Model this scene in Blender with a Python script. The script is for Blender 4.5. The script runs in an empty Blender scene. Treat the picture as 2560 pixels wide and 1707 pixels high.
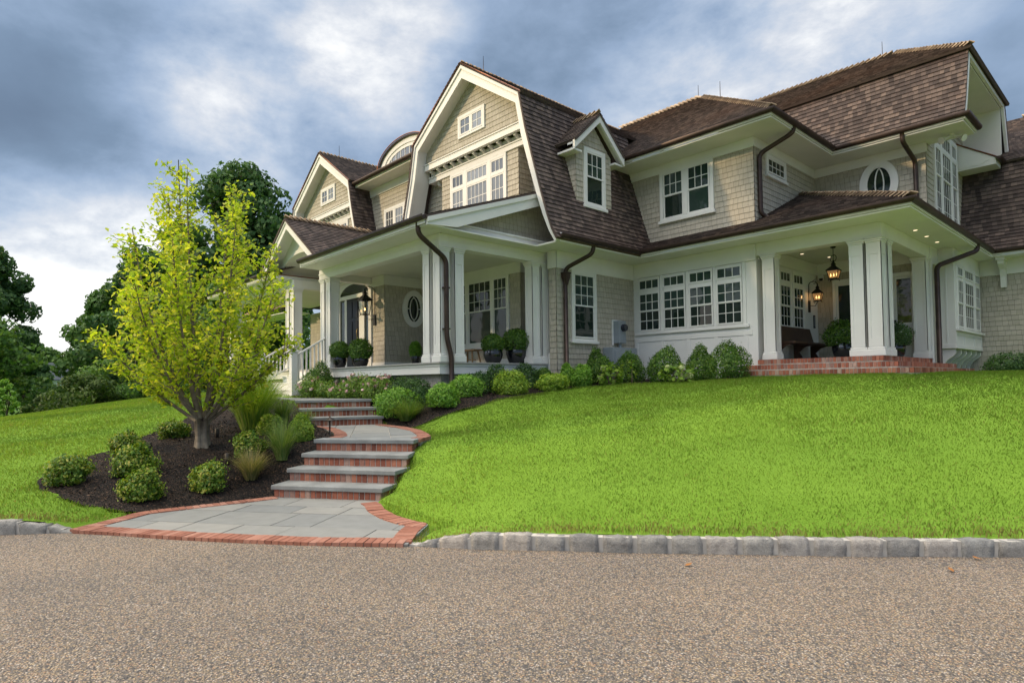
import bpy, math, random
import numpy as np
from mathutils import Vector, Matrix
from mathutils.geometry import delaunay_2d_cdt
rng = random.Random(7)
nrs = np.random.RandomState(11)
scene = bpy.context.scene
COL = scene.collection
rad = math.radians

# ---------------------------------------------------------------- camera
yaw, pit, rol = rad(47.35034), rad(1.86675), rad(-0.71557)
fwd = Vector((-math.sin(yaw)*math.cos(pit), math.cos(yaw)*math.cos(pit), math.sin(pit)))
rgt = Vector((math.cos(yaw), math.sin(yaw), 0))
upv = rgt.cross(fwd)
r2 = rgt*math.cos(rol) + upv*math.sin(rol)
u2 = upv*math.cos(rol) - rgt*math.sin(rol)
cam = bpy.data.cameras.new('camera')
camo = bpy.data.objects.new('camera', cam); COL.objects.link(camo)
M = Matrix((r2, u2, -fwd)).transposed().to_4x4(); M.translation = Vector((0, 0, 1.5))
camo.matrix_world = M
cam.sensor_fit = 'HORIZONTAL'; cam.sensor_width = 36; cam.lens = 36*1537.47/2560
cam.shift_y = 54.0/2560; cam.clip_start = .05; cam.clip_end = 3000
scene.camera = camo

# ---------------------------------------------------------------- light
SUN_AZ = Vector((-0.60, -0.80, 0)).normalized()      # horizontal direction towards the sun
SUN_EL = rad(20)
sun_dir = Vector((SUN_AZ.x*math.cos(SUN_EL), SUN_AZ.y*math.cos(SUN_EL), math.sin(SUN_EL)))
sl = bpy.data.lights.new('sun', 'SUN'); sl.energy = 2.5; sl.angle = rad(2.0); sl.color = (1.0, .74, .44)
so = bpy.data.objects.new('sun', sl); COL.objects.link(so)
so.rotation_euler = sun_dir.to_track_quat('Z', 'Y').to_euler(); so.location = sun_dir*60

world = bpy.data.worlds.new('World'); scene.world = world; world.use_nodes = True
def build_world():
    nt = world.node_tree; nt.nodes.clear(); N = nt.nodes; L = nt.links
    def nd(t, **k):
        n = N.new(t)
        for a, b in k.items(): setattr(n, a, b)
        return n
    def math_(op, a, b=None, clamp=False):
        n = nd('ShaderNodeMath', operation=op); n.use_clamp = clamp
        for i, v in enumerate((a, b)):
            if v is None: continue
            if isinstance(v, (int, float)): n.inputs[i].default_value = v
            else: L.new(v, n.inputs[i])
        return n.outputs[0]
    tc = nd('ShaderNodeTexCoord'); sep = nd('ShaderNodeSeparateXYZ'); L.new(tc.outputs['Generated'], sep.inputs[0])
    zc = math_('MAXIMUM', sep.outputs[2], 0.0); zz = math_('ADD', zc, .16)
    px = math_('DIVIDE', sep.outputs[0], zz); py = math_('DIVIDE', sep.outputs[1], zz)
    cmb = nd('ShaderNodeCombineXYZ'); L.new(px, cmb.inputs[0]); L.new(py, cmb.inputs[1])
    st = nd('ShaderNodeVectorMath', operation='MULTIPLY'); L.new(tc.outputs['Generated'], st.inputs[0]); st.inputs[1].default_value = (1, 1, 1.75)
    def noise(scale, det, dist=0., off=(0, 0, 0), rough=.55):
        mp = nd('ShaderNodeMapping'); mp.inputs['Location'].default_value = off; L.new(st.outputs[0], mp.inputs[0])
        n = nd('ShaderNodeTexNoise'); n.inputs['Scale'].default_value = scale; n.inputs['Detail'].default_value = det
        n.inputs['Roughness'].default_value = rough; n.inputs['Distortion'].default_value = dist
        L.new(mp.outputs[0], n.inputs['Vector']); return n.outputs['Fac']
    big = noise(2.3, 5, 0., (3.1, 1.7, .4), .5); fine = noise(6.0, 10, .12, (9, 4, 2), .60)
    nrm = nd('ShaderNodeVectorMath', operation='NORMALIZE'); L.new(tc.outputs['Generated'], nrm.inputs[0])
    def blob(d, lo, hi):                                   # a soft bank of cloud round a direction of the sky
        dt = nd('ShaderNodeVectorMath', operation='DOT_PRODUCT'); L.new(nrm.outputs[0], dt.inputs[0])
        v = Vector(d).normalized(); dt.inputs[1].default_value = v
        mr = nd('ShaderNodeMapRange'); mr.interpolation_type = 'SMOOTHSTEP'
        mr.inputs[1].default_value = math.cos(rad(hi)); mr.inputs[2].default_value = math.cos(rad(lo)); L.new(dt.outputs['Value'], mr.inputs[0])
        return mr.outputs[0]
    dens = math_('ADD', math_('ADD', .445, math_('MULTIPLY', math_('SUBTRACT', big, .5), .62)), math_('MULTIPLY', math_('SUBTRACT', fine, .5), .70))
    tex = math_('ADD', -.1, math_('MULTIPLY', fine, 2.2))
    for d, lo, hi, s in SKYBLOBS:
        dens = math_('ADD', dens, math_('MULTIPLY', math_('MULTIPLY', blob(d, lo, hi), s*.78), tex))
    cr = nd('ShaderNodeValToRGB'); L.new(dens, cr.inputs[0])
    e = cr.color_ramp; e.elements[0].position = .12; e.elements[0].color = (.13, .185, .275, 1)
    e.elements[1].position = .95; e.elements[1].color = (1.0, 1.0, .99, 1)
    for p, c in ((.30, (.19, .27, .39)), (.45, (.30, .40, .56)), (.60, (.45, .54, .68)), (.75, (.66, .70, .77))):
        q = e.elements.new(p); q.color = c + (1,)
    # added bright sky fill, unseen overhead and behind, lifting ground and facades
    sb = blob(SKY_FILL, 12, 60)
    boost = math_('ADD', 1.15, math_('MULTIPLY', sb, SKY_FILL_GAIN))
    wm = nd('ShaderNodeMix', data_type='RGBA'); L.new(sb, wm.inputs[0]); L.new(cr.outputs[0], wm.inputs[6]); wm.inputs[7].default_value = (.52, .47, .40, 1)
    sky = nd('ShaderNodeTexSky'); sky.sky_type = 'NISHITA'; sky.sun_disc = False
    sky.sun_elevation = SUN_EL; sky.sun_rotation = math.atan2(SUN_AZ.x, SUN_AZ.y)
    b1 = nd('ShaderNodeBackground'); b1.inputs[1].default_value = .09; L.new(sky.outputs[0], b1.inputs[0])
    b2 = nd('ShaderNodeBackground'); L.new(boost, b2.inputs[1]); L.new(wm.outputs[2], b2.inputs[0])
    mx = nd('ShaderNodeMixShader'); mx.inputs[0].default_value = .86
    out = nd('ShaderNodeOutputWorld'); L.new(b1.outputs[0], mx.inputs[1]); L.new(b2.outputs[0], mx.inputs[2]); L.new(mx.outputs[0], out.inputs[0])
# (direction, inner and outer angle, density added)
SKYBLOBS = [((-.984, .104, .143), 2, 12, .52), ((-.979, .171, .113), 2, 10, .22), ((-.751, .444, .488), 1, 9, .30), ((-.852, .33, .407), 2, 10, .16), ((-.912, .24, .334), 2, 10, .20),
            ((-.373, .816, .442), 2, 10, .24), ((-.512, .76, .40), 1, 8, .16), ((-.252, .858, .447), 2, 9, .18), ((-.121, .922, .367), 1, 7, -.20), ((-.956, .10, .262), 3, 11, -.22),
            ((-.913, .08, .40), 4, 14, -.12), ((-.66, .60, .43), 3, 11, -.06), ((-.571, .638, .516), 3, 10, -.06)]
SKY_FILL = (-.15, -.28, .95); SKY_FILL_GAIN = 7.8
build_world()
vs = scene.view_settings; vs.view_transform = 'Standard'; vs.look = 'None'; vs.exposure = 0.06; vs.gamma = 1
scene.cycles.max_bounces = 8; scene.cycles.diffuse_bounces = 4; scene.cycles.transparent_max_bounces = 8
scene.cycles.use_adaptive_sampling = True

# ---------------------------------------------------------------- helpers: objects
def tag(o, label=None, cat=None, group=None, kind=None):
    if label: o['label'] = label
    if cat: o['category'] = cat
    if group: o['group'] = group
    if kind: o['kind'] = kind
    return o
def empty(name, loc=(0, 0, 0), rz=0., label=None, cat=None, group=None):
    o = bpy.data.objects.new(name, None); COL.objects.link(o); o.location = loc; o.rotation_euler = (0, 0, rz)
    o.empty_display_size = .2
    return tag(o, label, cat, group)
def copy_tree(o, parent=None):
    c = o.copy(); COL.objects.link(c)
    if parent: c.parent = parent
    for ch in o.children: copy_tree(ch, c)
    return c

class MB:
    """collects polygons (with optional uv) for one mesh"""
    def __init__(s): s.v = []; s.f = []; s.uv = []; s.smooth = []
    def face(s, pts, uv=None, smooth=False):
        i = len(s.v); s.v += [tuple(p) for p in pts]; s.f.append(list(range(i, i+len(pts))))
        s.uv.append(uv if uv else [(0, 0)]*len(pts)); s.smooth.append(smooth)
    def mesh(s, verts, faces, smooth=False):
        i = len(s.v); s.v += [tuple(p) for p in verts]
        for f in faces:
            s.f.append([i+k for k in f]); s.uv.append([(0, 0)]*len(f)); s.smooth.append(smooth)
    def hexa(s, p):                       # 8 corners: bottom 0-3 ccw, top 4-7
        s.mesh(p, [(3, 2, 1, 0), (4, 5, 6, 7), (0, 1, 5, 4), (1, 2, 6, 5), (2, 3, 7, 6), (3, 0, 4, 7)])
    def box(s, x0, y0, z0, x1, y1, z1):
        s.hexa([(x0, y0, z0), (x1, y0, z0), (x1, y1, z0), (x0, y1, z0), (x0, y0, z1), (x1, y0, z1), (x1, y1, z1), (x0, y1, z1)])
    def fbox(s, F, a0, a1, b0, b1, d0, d1):   # box in a wall frame
        P = F.p
        s.hexa([P(a0, b0, d1), P(a1, b0, d1), P(a1, b0, d0), P(a0, b0, d0), P(a0, b1, d1), P(a1, b1, d1), P(a1, b1, d0), P(a0, b1, d0)])
    def prism(s, F, poly, d0, d1, smooth=False):   # polygon (a,b) in frame, extruded along the normal
        n = len(poly)
        s.face([F.p(a, b, d1) for a, b in poly]); s.face([F.p(a, b, d0) for a, b in reversed(poly)])
        for i in range(n):
            a, b = poly[i], poly[(i+1) % n]
            s.face([F.p(*a, d0), F.p(*b, d0), F.p(*b, d1), F.p(*a, d1)], smooth=smooth)
    def strip(s, F, outer, inner, d0, d1):         # band between two polylines, extruded
        for i in range(len(outer)-1):
            s.prism(F, [outer[i], inner[i], inner[i+1], outer[i+1]], d0, d1)
    def tube(s, pts, r, n=8, cap=True, smooth=True):
        pts = [Vector(p) for p in pts]; m = len(pts)
        rs = r if isinstance(r, (list, tuple)) else [r]*m
        rings = []; ref = None
        for i in range(m):
            t = (pts[min(i+1, m-1)]-pts[max(i-1, 0)]).normalized()
            if ref is None:
                ref = Vector((0, 0, 1)) if abs(t.z) < .9 else Vector((1, 0, 0))
            a = t.cross(ref).normalized(); b = a.cross(t).normalized(); ref = b
            rings.append([pts[i]+a*rs[i]*math.cos(2*math.pi*k/n)+b*rs[i]*math.sin(2*math.pi*k/n) for k in range(n)])
        base = len(s.v); s.v += [tuple(p) for R in rings for p in R]
        for i in range(m-1):
            for k in range(n):
                s.f.append([base+i*n+k, base+i*n+(k+1) % n, base+(i+1)*n+(k+1) % n, base+(i+1)*n+k]); s.uv.append([(0, 0)]*4); s.smooth.append(smooth)
        if cap:
            for R in ([base+k for k in range(n)], [base+(m-1)*n+k for k in reversed(range(n))]):
                s.f.append(R); s.uv.append([(0, 0)]*n); s.smooth.append(False)
    def lathe(s, prof, c=(0, 0, 0), n=20, smooth=True, ang0=0.):
        base = len(s.v)
        for r, z in prof:
            for k in range(n):
                t = ang0+2*math.pi*k/n; s.v.append((c[0]+r*math.cos(t), c[1]+r*math.sin(t), c[2]+z))
        for i in range(len(prof)-1):
            for k in range(n):
                s.f.append([base+i*n+k, base+i*n+(k+1) % n, base+(i+1)*n+(k+1) % n, base+(i+1)*n+k]); s.uv.append([(0, 0)]*4); s.smooth.append(smooth)
    def shingles(s, F, poly, e, lift, v0=0.):      # wedge-shaped courses over a convex polygon of a frame
        bs = [p[1] for p in poly]; k0 = math.floor((min(bs)-v0)/e+1e-6); k1 = math.ceil((max(bs)-v0)/e-1e-6)
        for k in range(k0, k1):
            lo, hi = v0+k*e, v0+(k+1)*e
            q = clip_b(clip_b(poly, lo, 1), hi, -1)
            if len(q) < 3: continue
            def off(b): return lift*(1-(b-lo)/e)+.003
            s.face([F.p(a, b, off(b)) for a, b in q], [(a, b-v0) for a, b in q])
            blo = min(b for a, b in q); ed = sorted(a for a, b in q if b < blo+1e-5)
            if len(ed) >= 2 and ed[-1]-ed[0] > 1e-4:
                a0, a1 = ed[0], ed[-1]
                s.face([F.p(a0, blo, 0), F.p(a1, blo, 0), F.p(a1, blo, off(blo)), F.p(a0, blo, off(blo))], [(a0, blo-v0+.001), (a1, blo-v0+.001), (a1, blo-v0+.002), (a0, blo-v0+.002)])
    def build(s, name, m, parent=None, origin=None, bevel=0):
        me = bpy.data.meshes.new(name)
        O = origin if origin is not None else (parent_origin(parent) if parent else Vector((0, 0, 0)))
        me.from_pydata([(x-O[0], y-O[1], z-O[2]) for x, y, z in s.v], [], s.f)
        if any(u != (0, 0) for f in s.uv for u in f):
            ul = me.uv_layers.new(name='UVMap'); ul.data.foreach_set('uv', [c for f in s.uv for u in f for c in u])
        me.polygons.foreach_set('use_smooth', s.smooth)
        me.validate(); me.update()
        me.materials.append(m)
        o = bpy.data.objects.new(name, me); COL.objects.link(o)
        if parent: o.parent = parent
        elif origin is not None: o.location = origin
        if bevel:
            b = o.modifiers.new('bevel', 'BEVEL'); b.width = bevel; b.segments = 2; b.limit_method = 'ANGLE'
        return o
def parent_origin(p):
    O = Vector((0, 0, 0))
    while p: O = O+p.location; p = p.parent
    return O
def clip_b(poly, val, sgn):
    out = []; n = len(poly)
    for i in range(n):
        a, b = poly[i], poly[(i+1) % n]
        da, db = sgn*(a[1]-val), sgn*(b[1]-val)
        if da >= 0: out.append(a)
        if (da > 0 and db < 0) or (da < 0 and db > 0):
            t = da/(da-db); out.append((a[0]+t*(b[0]-a[0]), val))
    return out
def clip_half(poly, px, py, nx, ny):               # keep the side (p-P).n >= 0
    out = []; n = len(poly)
    for i in range(n):
        a, b = poly[i], poly[(i+1) % n]
        da = (a[0]-px)*nx+(a[1]-py)*ny; db = (b[0]-px)*nx+(b[1]-py)*ny
        if da >= 0: out.append(a)
        if (da > 0 and db < 0) or (da < 0 and db > 0):
            t = da/(da-db); out.append((a[0]+t*(b[0]-a[0]), a[1]+t*(b[1]-a[1])))
    return out
class Frame:
    def __init__(s, o, u, v=(0, 0, 1)):
        s.o = Vector(o); s.u = Vector(u).normalized(); s.v = Vector(v).normalized(); s.n = s.u.cross(s.v).normalized()
    def p(s, a, b, d=0.): return s.o+s.u*a+s.v*b+s.n*d
    def ab(s, P):
        w = Vector(P)-s.o; return (w.dot(s.u), w.dot(s.v))
def front(y, z=0.): return Frame((0, y, z), (1, 0, 0))     # wall facing -y; a = x, b = z
def side(x, z=0.): return Frame((x, 0, z), (0, 1, 0))      # wall facing +x; a = y, b = z
def fillet(pts, r=.1, n=4):
    pts = [Vector(p) for p in pts]; out = [pts[0]]
    for i in range(1, len(pts)-1):
        a, b, c = pts[i-1], pts[i], pts[i+1]
        d0 = min(r, (a-b).length*.45); d1 = min(r, (c-b).length*.45)
        p0 = b+(a-b).normalized()*d0; p1 = b+(c-b).normalized()*d1
        for k in range(n+1):
            t = k/n; out.append(p0*(1-t)**2+b*2*t*(1-t)+p1*t*t)
    out.append(pts[-1]); return out

# ---------------------------------------------------------------- materials
class NT:
    def __init__(s, name):
        s.m = bpy.data.materials.new(name); s.m.use_nodes = True; s.t = s.m.node_tree; s.t.nodes.clear()
        s.out = s.n('ShaderNodeOutputMaterial')
    def n(s, t, **k):
        q = s.t.nodes.new(t)
        for a, b in k.items(): setattr(q, a, b)
        return q
    def l(s, a, b): s.t.links.new(a, b)
    def set(s, sock, v):
        if isinstance(v, (int, float)): sock.default_value = v
        elif isinstance(v, (tuple, list)): sock.default_value = tuple(v)+((1,) if len(v) == 3 and len(sock.default_value) == 4 else ())
        else: s.l(v, sock)
    def math(s, op, a, b=None, clamp=False):
        q = s.n('ShaderNodeMath', operation=op); q.use_clamp = clamp; s.set(q.inputs[0], a)
        if b is not None: s.set(q.inputs[1], b)
        return q.outputs[0]
    def ramp(s, fac, stops):
        q = s.n('ShaderNodeValToRGB'); s.l(fac, q.inputs[0]); e = q.color_ramp
        e.elements[0].position, e.elements[0].color = stops[0][0], tuple(stops[0][1])+(1,)
        e.elements[1].position, e.elements[1].color = stops[-1][0], tuple(stops[-1][1])+(1,)
        for p, c in stops[1:-1]:
            x = e.elements.new(p); x.color = tuple(c)+(1,)
        return q.outputs[0]
    def mix(s, fac, a, b, mode='MIX'):
        q = s.n('ShaderNodeMix', data_type='RGBA', blend_type=mode); s.set(q.inputs[0], fac); s.set(q.inputs[6], a); s.set(q.inputs[7], b); return q.outputs[2]
    def noise(s, scale, det=4, vec=None, rough=.55, dist=0.):
        q = s.n('ShaderNodeTexNoise'); q.inputs['Scale'].default_value = scale; q.inputs['Detail'].default_value = det
        q.inputs['Roughness'].default_value = rough; q.inputs['Distortion'].default_value = dist
        if vec is None: vec = s.pos()
        s.l(vec, q.inputs['Vector']); return q.outputs['Fac']
    def pos(s):
        if not hasattr(s, '_p'): s._p = s.n('ShaderNodeNewGeometry').outputs['Position']
        return s._p
    def island(s):
        return s.n('ShaderNodeNewGeometry').outputs['Random Per Island']
    def bump(s, h, strength=.3, dist=.02, normal=None):
        q = s.n('ShaderNodeBump'); q.inputs['Strength'].default_value = strength; q.inputs['Distance'].default_value = dist; s.l(h, q.inputs['Height'])
        if normal: s.l(normal, q.inputs['Normal'])
        return q.outputs[0]
    def bsdf(s, base, rough=.6, metal=0., spec=.5, normal=None, link=True, **k):
        q = s.n('ShaderNodeBsdfPrincipled'); s.set(q.inputs['Base Color'], base); s.set(q.inputs['Roughness'], rough); s.set(q.inputs['Metallic'], metal)
        q.inputs['Specular IOR Level'].default_value = spec
        for a, b in k.items(): s.set(q.inputs[a.replace('_', ' ')], b)
        if normal: s.l(normal, q.inputs['Normal'])
        if link: s.l(q.outputs[0], s.out.inputs[0])
        return q.outputs[0]

def plain(name, c, rough=.6, metal=0., spec=.5, var=.12, nscale=3., bump=0., bscale=40.):
    t = NT(name); nz = t.noise(nscale, 5)
    lo = tuple(x*(1-var) for x in c); hi = tuple(min(1, x*(1+var)) for x in c)
    col = t.ramp(nz, [(.3, lo), (.7, hi)])
    nb = t.bump(t.noise(bscale, 3), bump, .01) if bump else None
    t.bsdf(col, rough, metal, spec, nb); return t.m
def shingle_mat(name, stops, e, w, stain, gap=.28, rough=.75, patch=0., patchcol=(.2, .12, .08)):
    t = NT(name)
    uv = t.n('ShaderNodeUVMap'); uv.uv_map = 'UVMap'; sp = t.n('ShaderNodeSeparateXYZ'); t.l(uv.outputs[0], sp.inputs[0])
    row = t.math('FLOOR', t.math('DIVIDE', sp.outputs[1], e))
    W = t.math('ADD', t.math('DIVIDE', sp.outputs[0], w), t.math('MULTIPLY', row, 37.17))
    v1 = t.n('ShaderNodeTexVoronoi', voronoi_dimensions='1D'); v1.inputs['Scale'].default_value = 1; v1.inputs['Randomness'].default_value = .65; t.l(W, v1.inputs['W'])
    v2 = t.n('ShaderNodeTexVoronoi', voronoi_dimensions='1D', feature='DISTANCE_TO_EDGE'); v2.inputs['Scale'].default_value = 1; v2.inputs['Randomness'].default_value = .65; t.l(W, v2.inputs['W'])
    sc = t.n('ShaderNodeSeparateColor'); t.l(v1.outputs['Color'], sc.inputs[0])
    col = t.ramp(sc.outputs[0], stops)
    st = t.noise(1.1, 6, rough=.6); col = t.mix(t.math('MULTIPLY', t.math('SUBTRACT', st, .35, True), stain), col, (.04, .035, .03), 'MIX')
    mp = t.n('ShaderNodeMapping'); mp.inputs['Scale'].default_value = (60, 4, 1); t.l(uv.outputs[0], mp.inputs[0])
    gr = t.noise(1.0, 4, mp.outputs[0]); col = t.mix(.25, col, t.ramp(gr, [(.3, (.55, .55, .55)), (.7, (1.25, 1.25, 1.25))]), 'MULTIPLY')
    if patch:
        pn = t.noise(.55, 4); col = t.mix(t.math('MULTIPLY', t.math('SUBTRACT', pn, .5, True), patch, True), col, patchcol)
    gm = t.math('LESS_THAN', v2.outputs['Distance'], .028)
    col = t.mix(t.math('MULTIPLY', gm, 1-gap), col, (.03, .027, .024))
    h = t.math('ADD', t.math('MULTIPLY', gm, -1.), t.math('ADD', t.math('MULTIPLY', gr, .3), t.math('MULTIPLY', sc.outputs[1], .5)))
    t.bsdf(col, rough, 0, .3, t.bump(h, .5, .006)); return t.m
def leaf_mat(name, stops, trans=.35, up=.35, rough=.5, spec=.35, attr=None, attrcol=None, bs=1.3, bm=.35, blo=(.72, .72, .72), bhi=(1.25, 1.22, 1.1)):
    t = NT(name); col = t.ramp(t.island(), stops)
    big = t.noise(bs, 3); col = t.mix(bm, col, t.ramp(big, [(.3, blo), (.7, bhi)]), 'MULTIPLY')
    if attr:
        a = t.n('ShaderNodeAttribute'); a.attribute_name = attr; col = t.mix(a.outputs['Fac'], col, attrcol)
    g = t.n('ShaderNodeNewGeometry'); vm = t.n('ShaderNodeVectorMath', operation='SCALE'); t.l(g.outputs['Normal'], vm.inputs[0]); vm.inputs['Scale'].default_value = 1-up
    va = t.n('ShaderNodeVectorMath', operation='ADD'); t.l(vm.outputs[0], va.inputs[0]); va.inputs[1].default_value = (0, 0, up)
    vn = t.n('ShaderNodeVectorMath', operation='NORMALIZE'); t.l(va.outputs[0], vn.inputs[0])
    p = t.bsdf(col, rough, 0, spec, vn.outputs[0], link=False)
    tr = t.n('ShaderNodeBsdfTranslucent'); t.l(t.mix(1., col, (1.25, 1.25, .55), 'MULTIPLY'), tr.inputs[0])
    mx = t.n('ShaderNodeMixShader'); mx.inputs[0].default_value = trans; t.l(p, mx.inputs[1]); t.l(tr.outputs[0], mx.inputs[2]); t.l(mx.outputs[0], t.out.inputs[0])
    return t.m
def emit(name, c, s):
    t = NT(name); q = t.n('ShaderNodeEmission'); t.set(q.inputs[0], c); q.inputs[1].default_value = s; t.l(q.outputs[0], t.out.inputs[0]); return t.m
def island_mat(name, stops, rough=.8, spec=.3, bump=.3, bscale=60., stain=.3, attr_noise=25.):
    t = NT(name); col = t.ramp(t.island(), stops)
    nz = t.noise(attr_noise, 5); col = t.mix(stain, col, t.ramp(nz, [(.3, (.6, .6, .6)), (.7, (1.3, 1.3, 1.3))]), 'MULTIPLY')
    t.bsdf(col, rough, 0, spec, t.bump(t.noise(bscale, 4), bump, .01)); return t.m

m_white = plain('white_paint', (.72, .715, .685), .5, 0, .35, .06, 1.1, .12, 30)
m_ceil = plain('cream_ceiling_paint', (.66, .66, .57), .5, 0, .3, .04, 2)
m_siding = shingle_mat('taupe_shingle_siding', [(0, (.42, .385, .312)), (.5, (.455, .418, .342)), (1, (.495, .457, .377))], .14, .125, .14, .42)
m_roof = shingle_mat('weathered_cedar_roof', [(0, (.042, .031, .028)), (.35, (.068, .050, .045)), (.7, (.100, .075, .066)), (1, (.155, .115, .096))], .125, .115, .4, .25, .8, .9, (.17, .085, .055))
m_cap = island_mat('cedar_ridge_cap', [(0, (.26, .19, .13)), (1, (.50, .38, .26))], .8, .3, .3)
m_copper = plain('brown_copper_gutter', (.050, .031, .025), .42, .45, .5, .35, 4)
m_copnew = plain('copper_flashing', (.22, .09, .05), .4, .7, .5, .25, 5)
def glass_mat(name, c, ior=1.9, rough=.03):
    t = NT(name); wn = t.n('ShaderNodeTexWhiteNoise', noise_dimensions='1D'); t.l(t.island(), wn.inputs['W'])
    col = t.mix(wn.outputs['Value'], tuple(x*.45 for x in c), tuple(x*1.7 for x in c))
    g = t.n('ShaderNodeNewGeometry'); sb = t.n('ShaderNodeVectorMath', operation='SUBTRACT'); t.l(wn.outputs['Color'], sb.inputs[0]); sb.inputs[1].default_value = (.5, .5, .5)
    sc = t.n('ShaderNodeVectorMath', operation='SCALE'); t.l(sb.outputs[0], sc.inputs[0]); sc.inputs['Scale'].default_value = .09
    ad = t.n('ShaderNodeVectorMath', operation='ADD'); t.l(g.outputs['Normal'], ad.inputs[0]); t.l(sc.outputs[0], ad.inputs[1])
    nm = t.n('ShaderNodeVectorMath', operation='NORMALIZE'); t.l(ad.outputs[0], nm.inputs[0])
    t.bsdf(col, rough, 0, .5, t.bump(t.noise(2.4, 2), .22, .02, nm.outputs[0]), IOR=ior); return t.m
m_glass = glass_mat('dark_window_glass', (.020, .036, .030), 1.6)
m_glass_hi = glass_mat('painted_sky_window_glass', (.16, .17, .18), 2.2)  # pale base colour paints in the reflected sky, on top of stronger real reflection
m_door = plain('black_gloss_door', (.006, .006, .007), .3, 0, .3, .2)
m_black = plain('black_iron', (.012, .012, .013), .45, .3, .5, .2)
m_lglass = None
m_floor = plain('grey_porch_floor', (.33, .33, .31), .5, 0, .4, .06)
m_brick = island_mat('red_brick', [(0, (.17, .06, .042)), (.25, (.27, .092, .058)), (.5, (.34, .125, .078)), (.75, (.40, .17, .11)), (.9, (.25, .145, .12)), (1, (.44, .30, .24))], .85, .25, .5, 90, .45)
m_edge = island_mat('orange_brick_edging', [(0, (.24, .10, .07)), (.5, (.31, .135, .092)), (1, (.37, .19, .14))], .85, .25, .4, 90, .35)
m_mortar = plain('pale_mortar', (.46, .43, .385), .9, 0, .2, .15, 12)
m_blue = island_mat('bluestone', [(0, (.185, .195, .195)), (.5, (.225, .23, .22)), (1, (.275, .27, .25))], .7, .35, .25, 45, .22, 6.)
m_blueedge = plain('bluestone_tread', (.225, .235, .232), .7, 0, .35, .24, 3.2, .35, 60)
m_granite = None
m_bark = plain('grey_brown_bark', (.16, .12, .09), .85, 0, .2, .35, 14, .6, 50)
m_darkbark = plain('dark_bark', (.05, .04, .03), .9, 0, .2, .3, 10, .5, 30)
m_glaze = plain('black_glazed_ceramic', (.006, .007, .01), .08, 0, .8, .2)
m_soil = plain('potting_soil', (.03, .022, .016), .95, 0, .1, .3, 30, .5)
m_benchwood = plain('dark_stained_oak', (.055, .026, .014), .4, 0, .5, .4, 8, .2, 60)
m_teak = plain('pale_teak', (.36, .22, .11), .6, 0, .35, .2, 10, .2, 60)
m_boxgrey = plain('grey_utility_metal', (.27, .31, .34), .45, .2, .5, .06)
m_flame = emit('gas_flame', (1, .55, .18), 9)
m_soff = emit('recessed_bulb', (1, .8, .5), 2.2)
m_amber = emit('lit_amber_glass', (1, .50, .16), .75)
m_stone = plain('pale_pebble', (.5, .48, .46), .8, 0, .3, .2, 30)

def granite():
    t = NT('rough_granite'); oi = t.n('ShaderNodeObjectInfo')
    base = t.ramp(oi.outputs['Random'], [(0, (.22, .215, .205)), (.4, (.31, .30, .275)), (.7, (.38, .35, .315)), (1, (.26, .26, .25))])
    v = t.noise(9, 6, rough=.7); c = t.mix(.75, base, t.ramp(v, [(.3, (.45, .45, .46)), (.5, (1., 1., 1.)), (.72, (1.5, 1.45, 1.38))]), 'MULTIPLY')
    w = t.noise(140, 3); c = t.mix(.5, c, t.ramp(w, [(.3, (.6, .6, .6)), (.7, (1.4, 1.4, 1.4))]), 'MULTIPLY')
    t.bsdf(c, .85, 0, .3, t.bump(t.noise(45, 6, rough=.7), .8, .02)); return t.m
m_granite = granite()
def gravel():
    t = NT('pea_gravel'); P = t.pos()
    v = t.n('ShaderNodeTexVoronoi'); v.inputs['Scale'].default_value = 78; v.inputs['Randomness'].default_value = 1; t.l(P, v.inputs['Vector'])
    sc = t.n('ShaderNodeSeparateColor'); t.l(v.outputs['Color'], sc.inputs[0])
    c = t.ramp(sc.outputs[0], [(0, (.115, .106, .105)), (.16, (.215, .192, .175)), (.34, (.36, .305, .25)), (.5, (.47, .36, .235)), (.64, (.54, .415, .265)), (.76, (.52, .465, .40)), (.88, (.48, .30, .18)), (1, (.68, .625, .555))])
    v2 = t.n('ShaderNodeTexVoronoi'); v2.inputs['Scale'].default_value = 170; t.l(P, v2.inputs['Vector'])
    s2 = t.n('ShaderNodeSeparateColor'); t.l(v2.outputs['Color'], s2.inputs[0])
    c = t.mix(.4, c, t.ramp(s2.outputs[0], [(0, (.5, .5, .52)), (1, (1.45, 1.4, 1.35))]), 'MULTIPLY')
    d = t.math('SUBTRACT', 1., t.math('MULTIPLY', v.outputs['Distance'], 1.5), True)
    c = t.mix(t.math('MULTIPLY', t.math('LESS_THAN', d, .30), .7), c, (.065, .06, .055))
    big = t.noise(.7, 5); c = t.mix(.55, c, t.ramp(big, [(.3, (.80, .80, .80)), (.7, (1.15, 1.13, 1.10))]), 'MULTIPLY')
    b = t.bump(t.math('ADD', d, t.math('MULTIPLY', t.noise(30, 3), .6)), .9, .016)
    t.bsdf(c, .75, 0, .35, b); return t.m
m_gravel = gravel()
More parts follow.
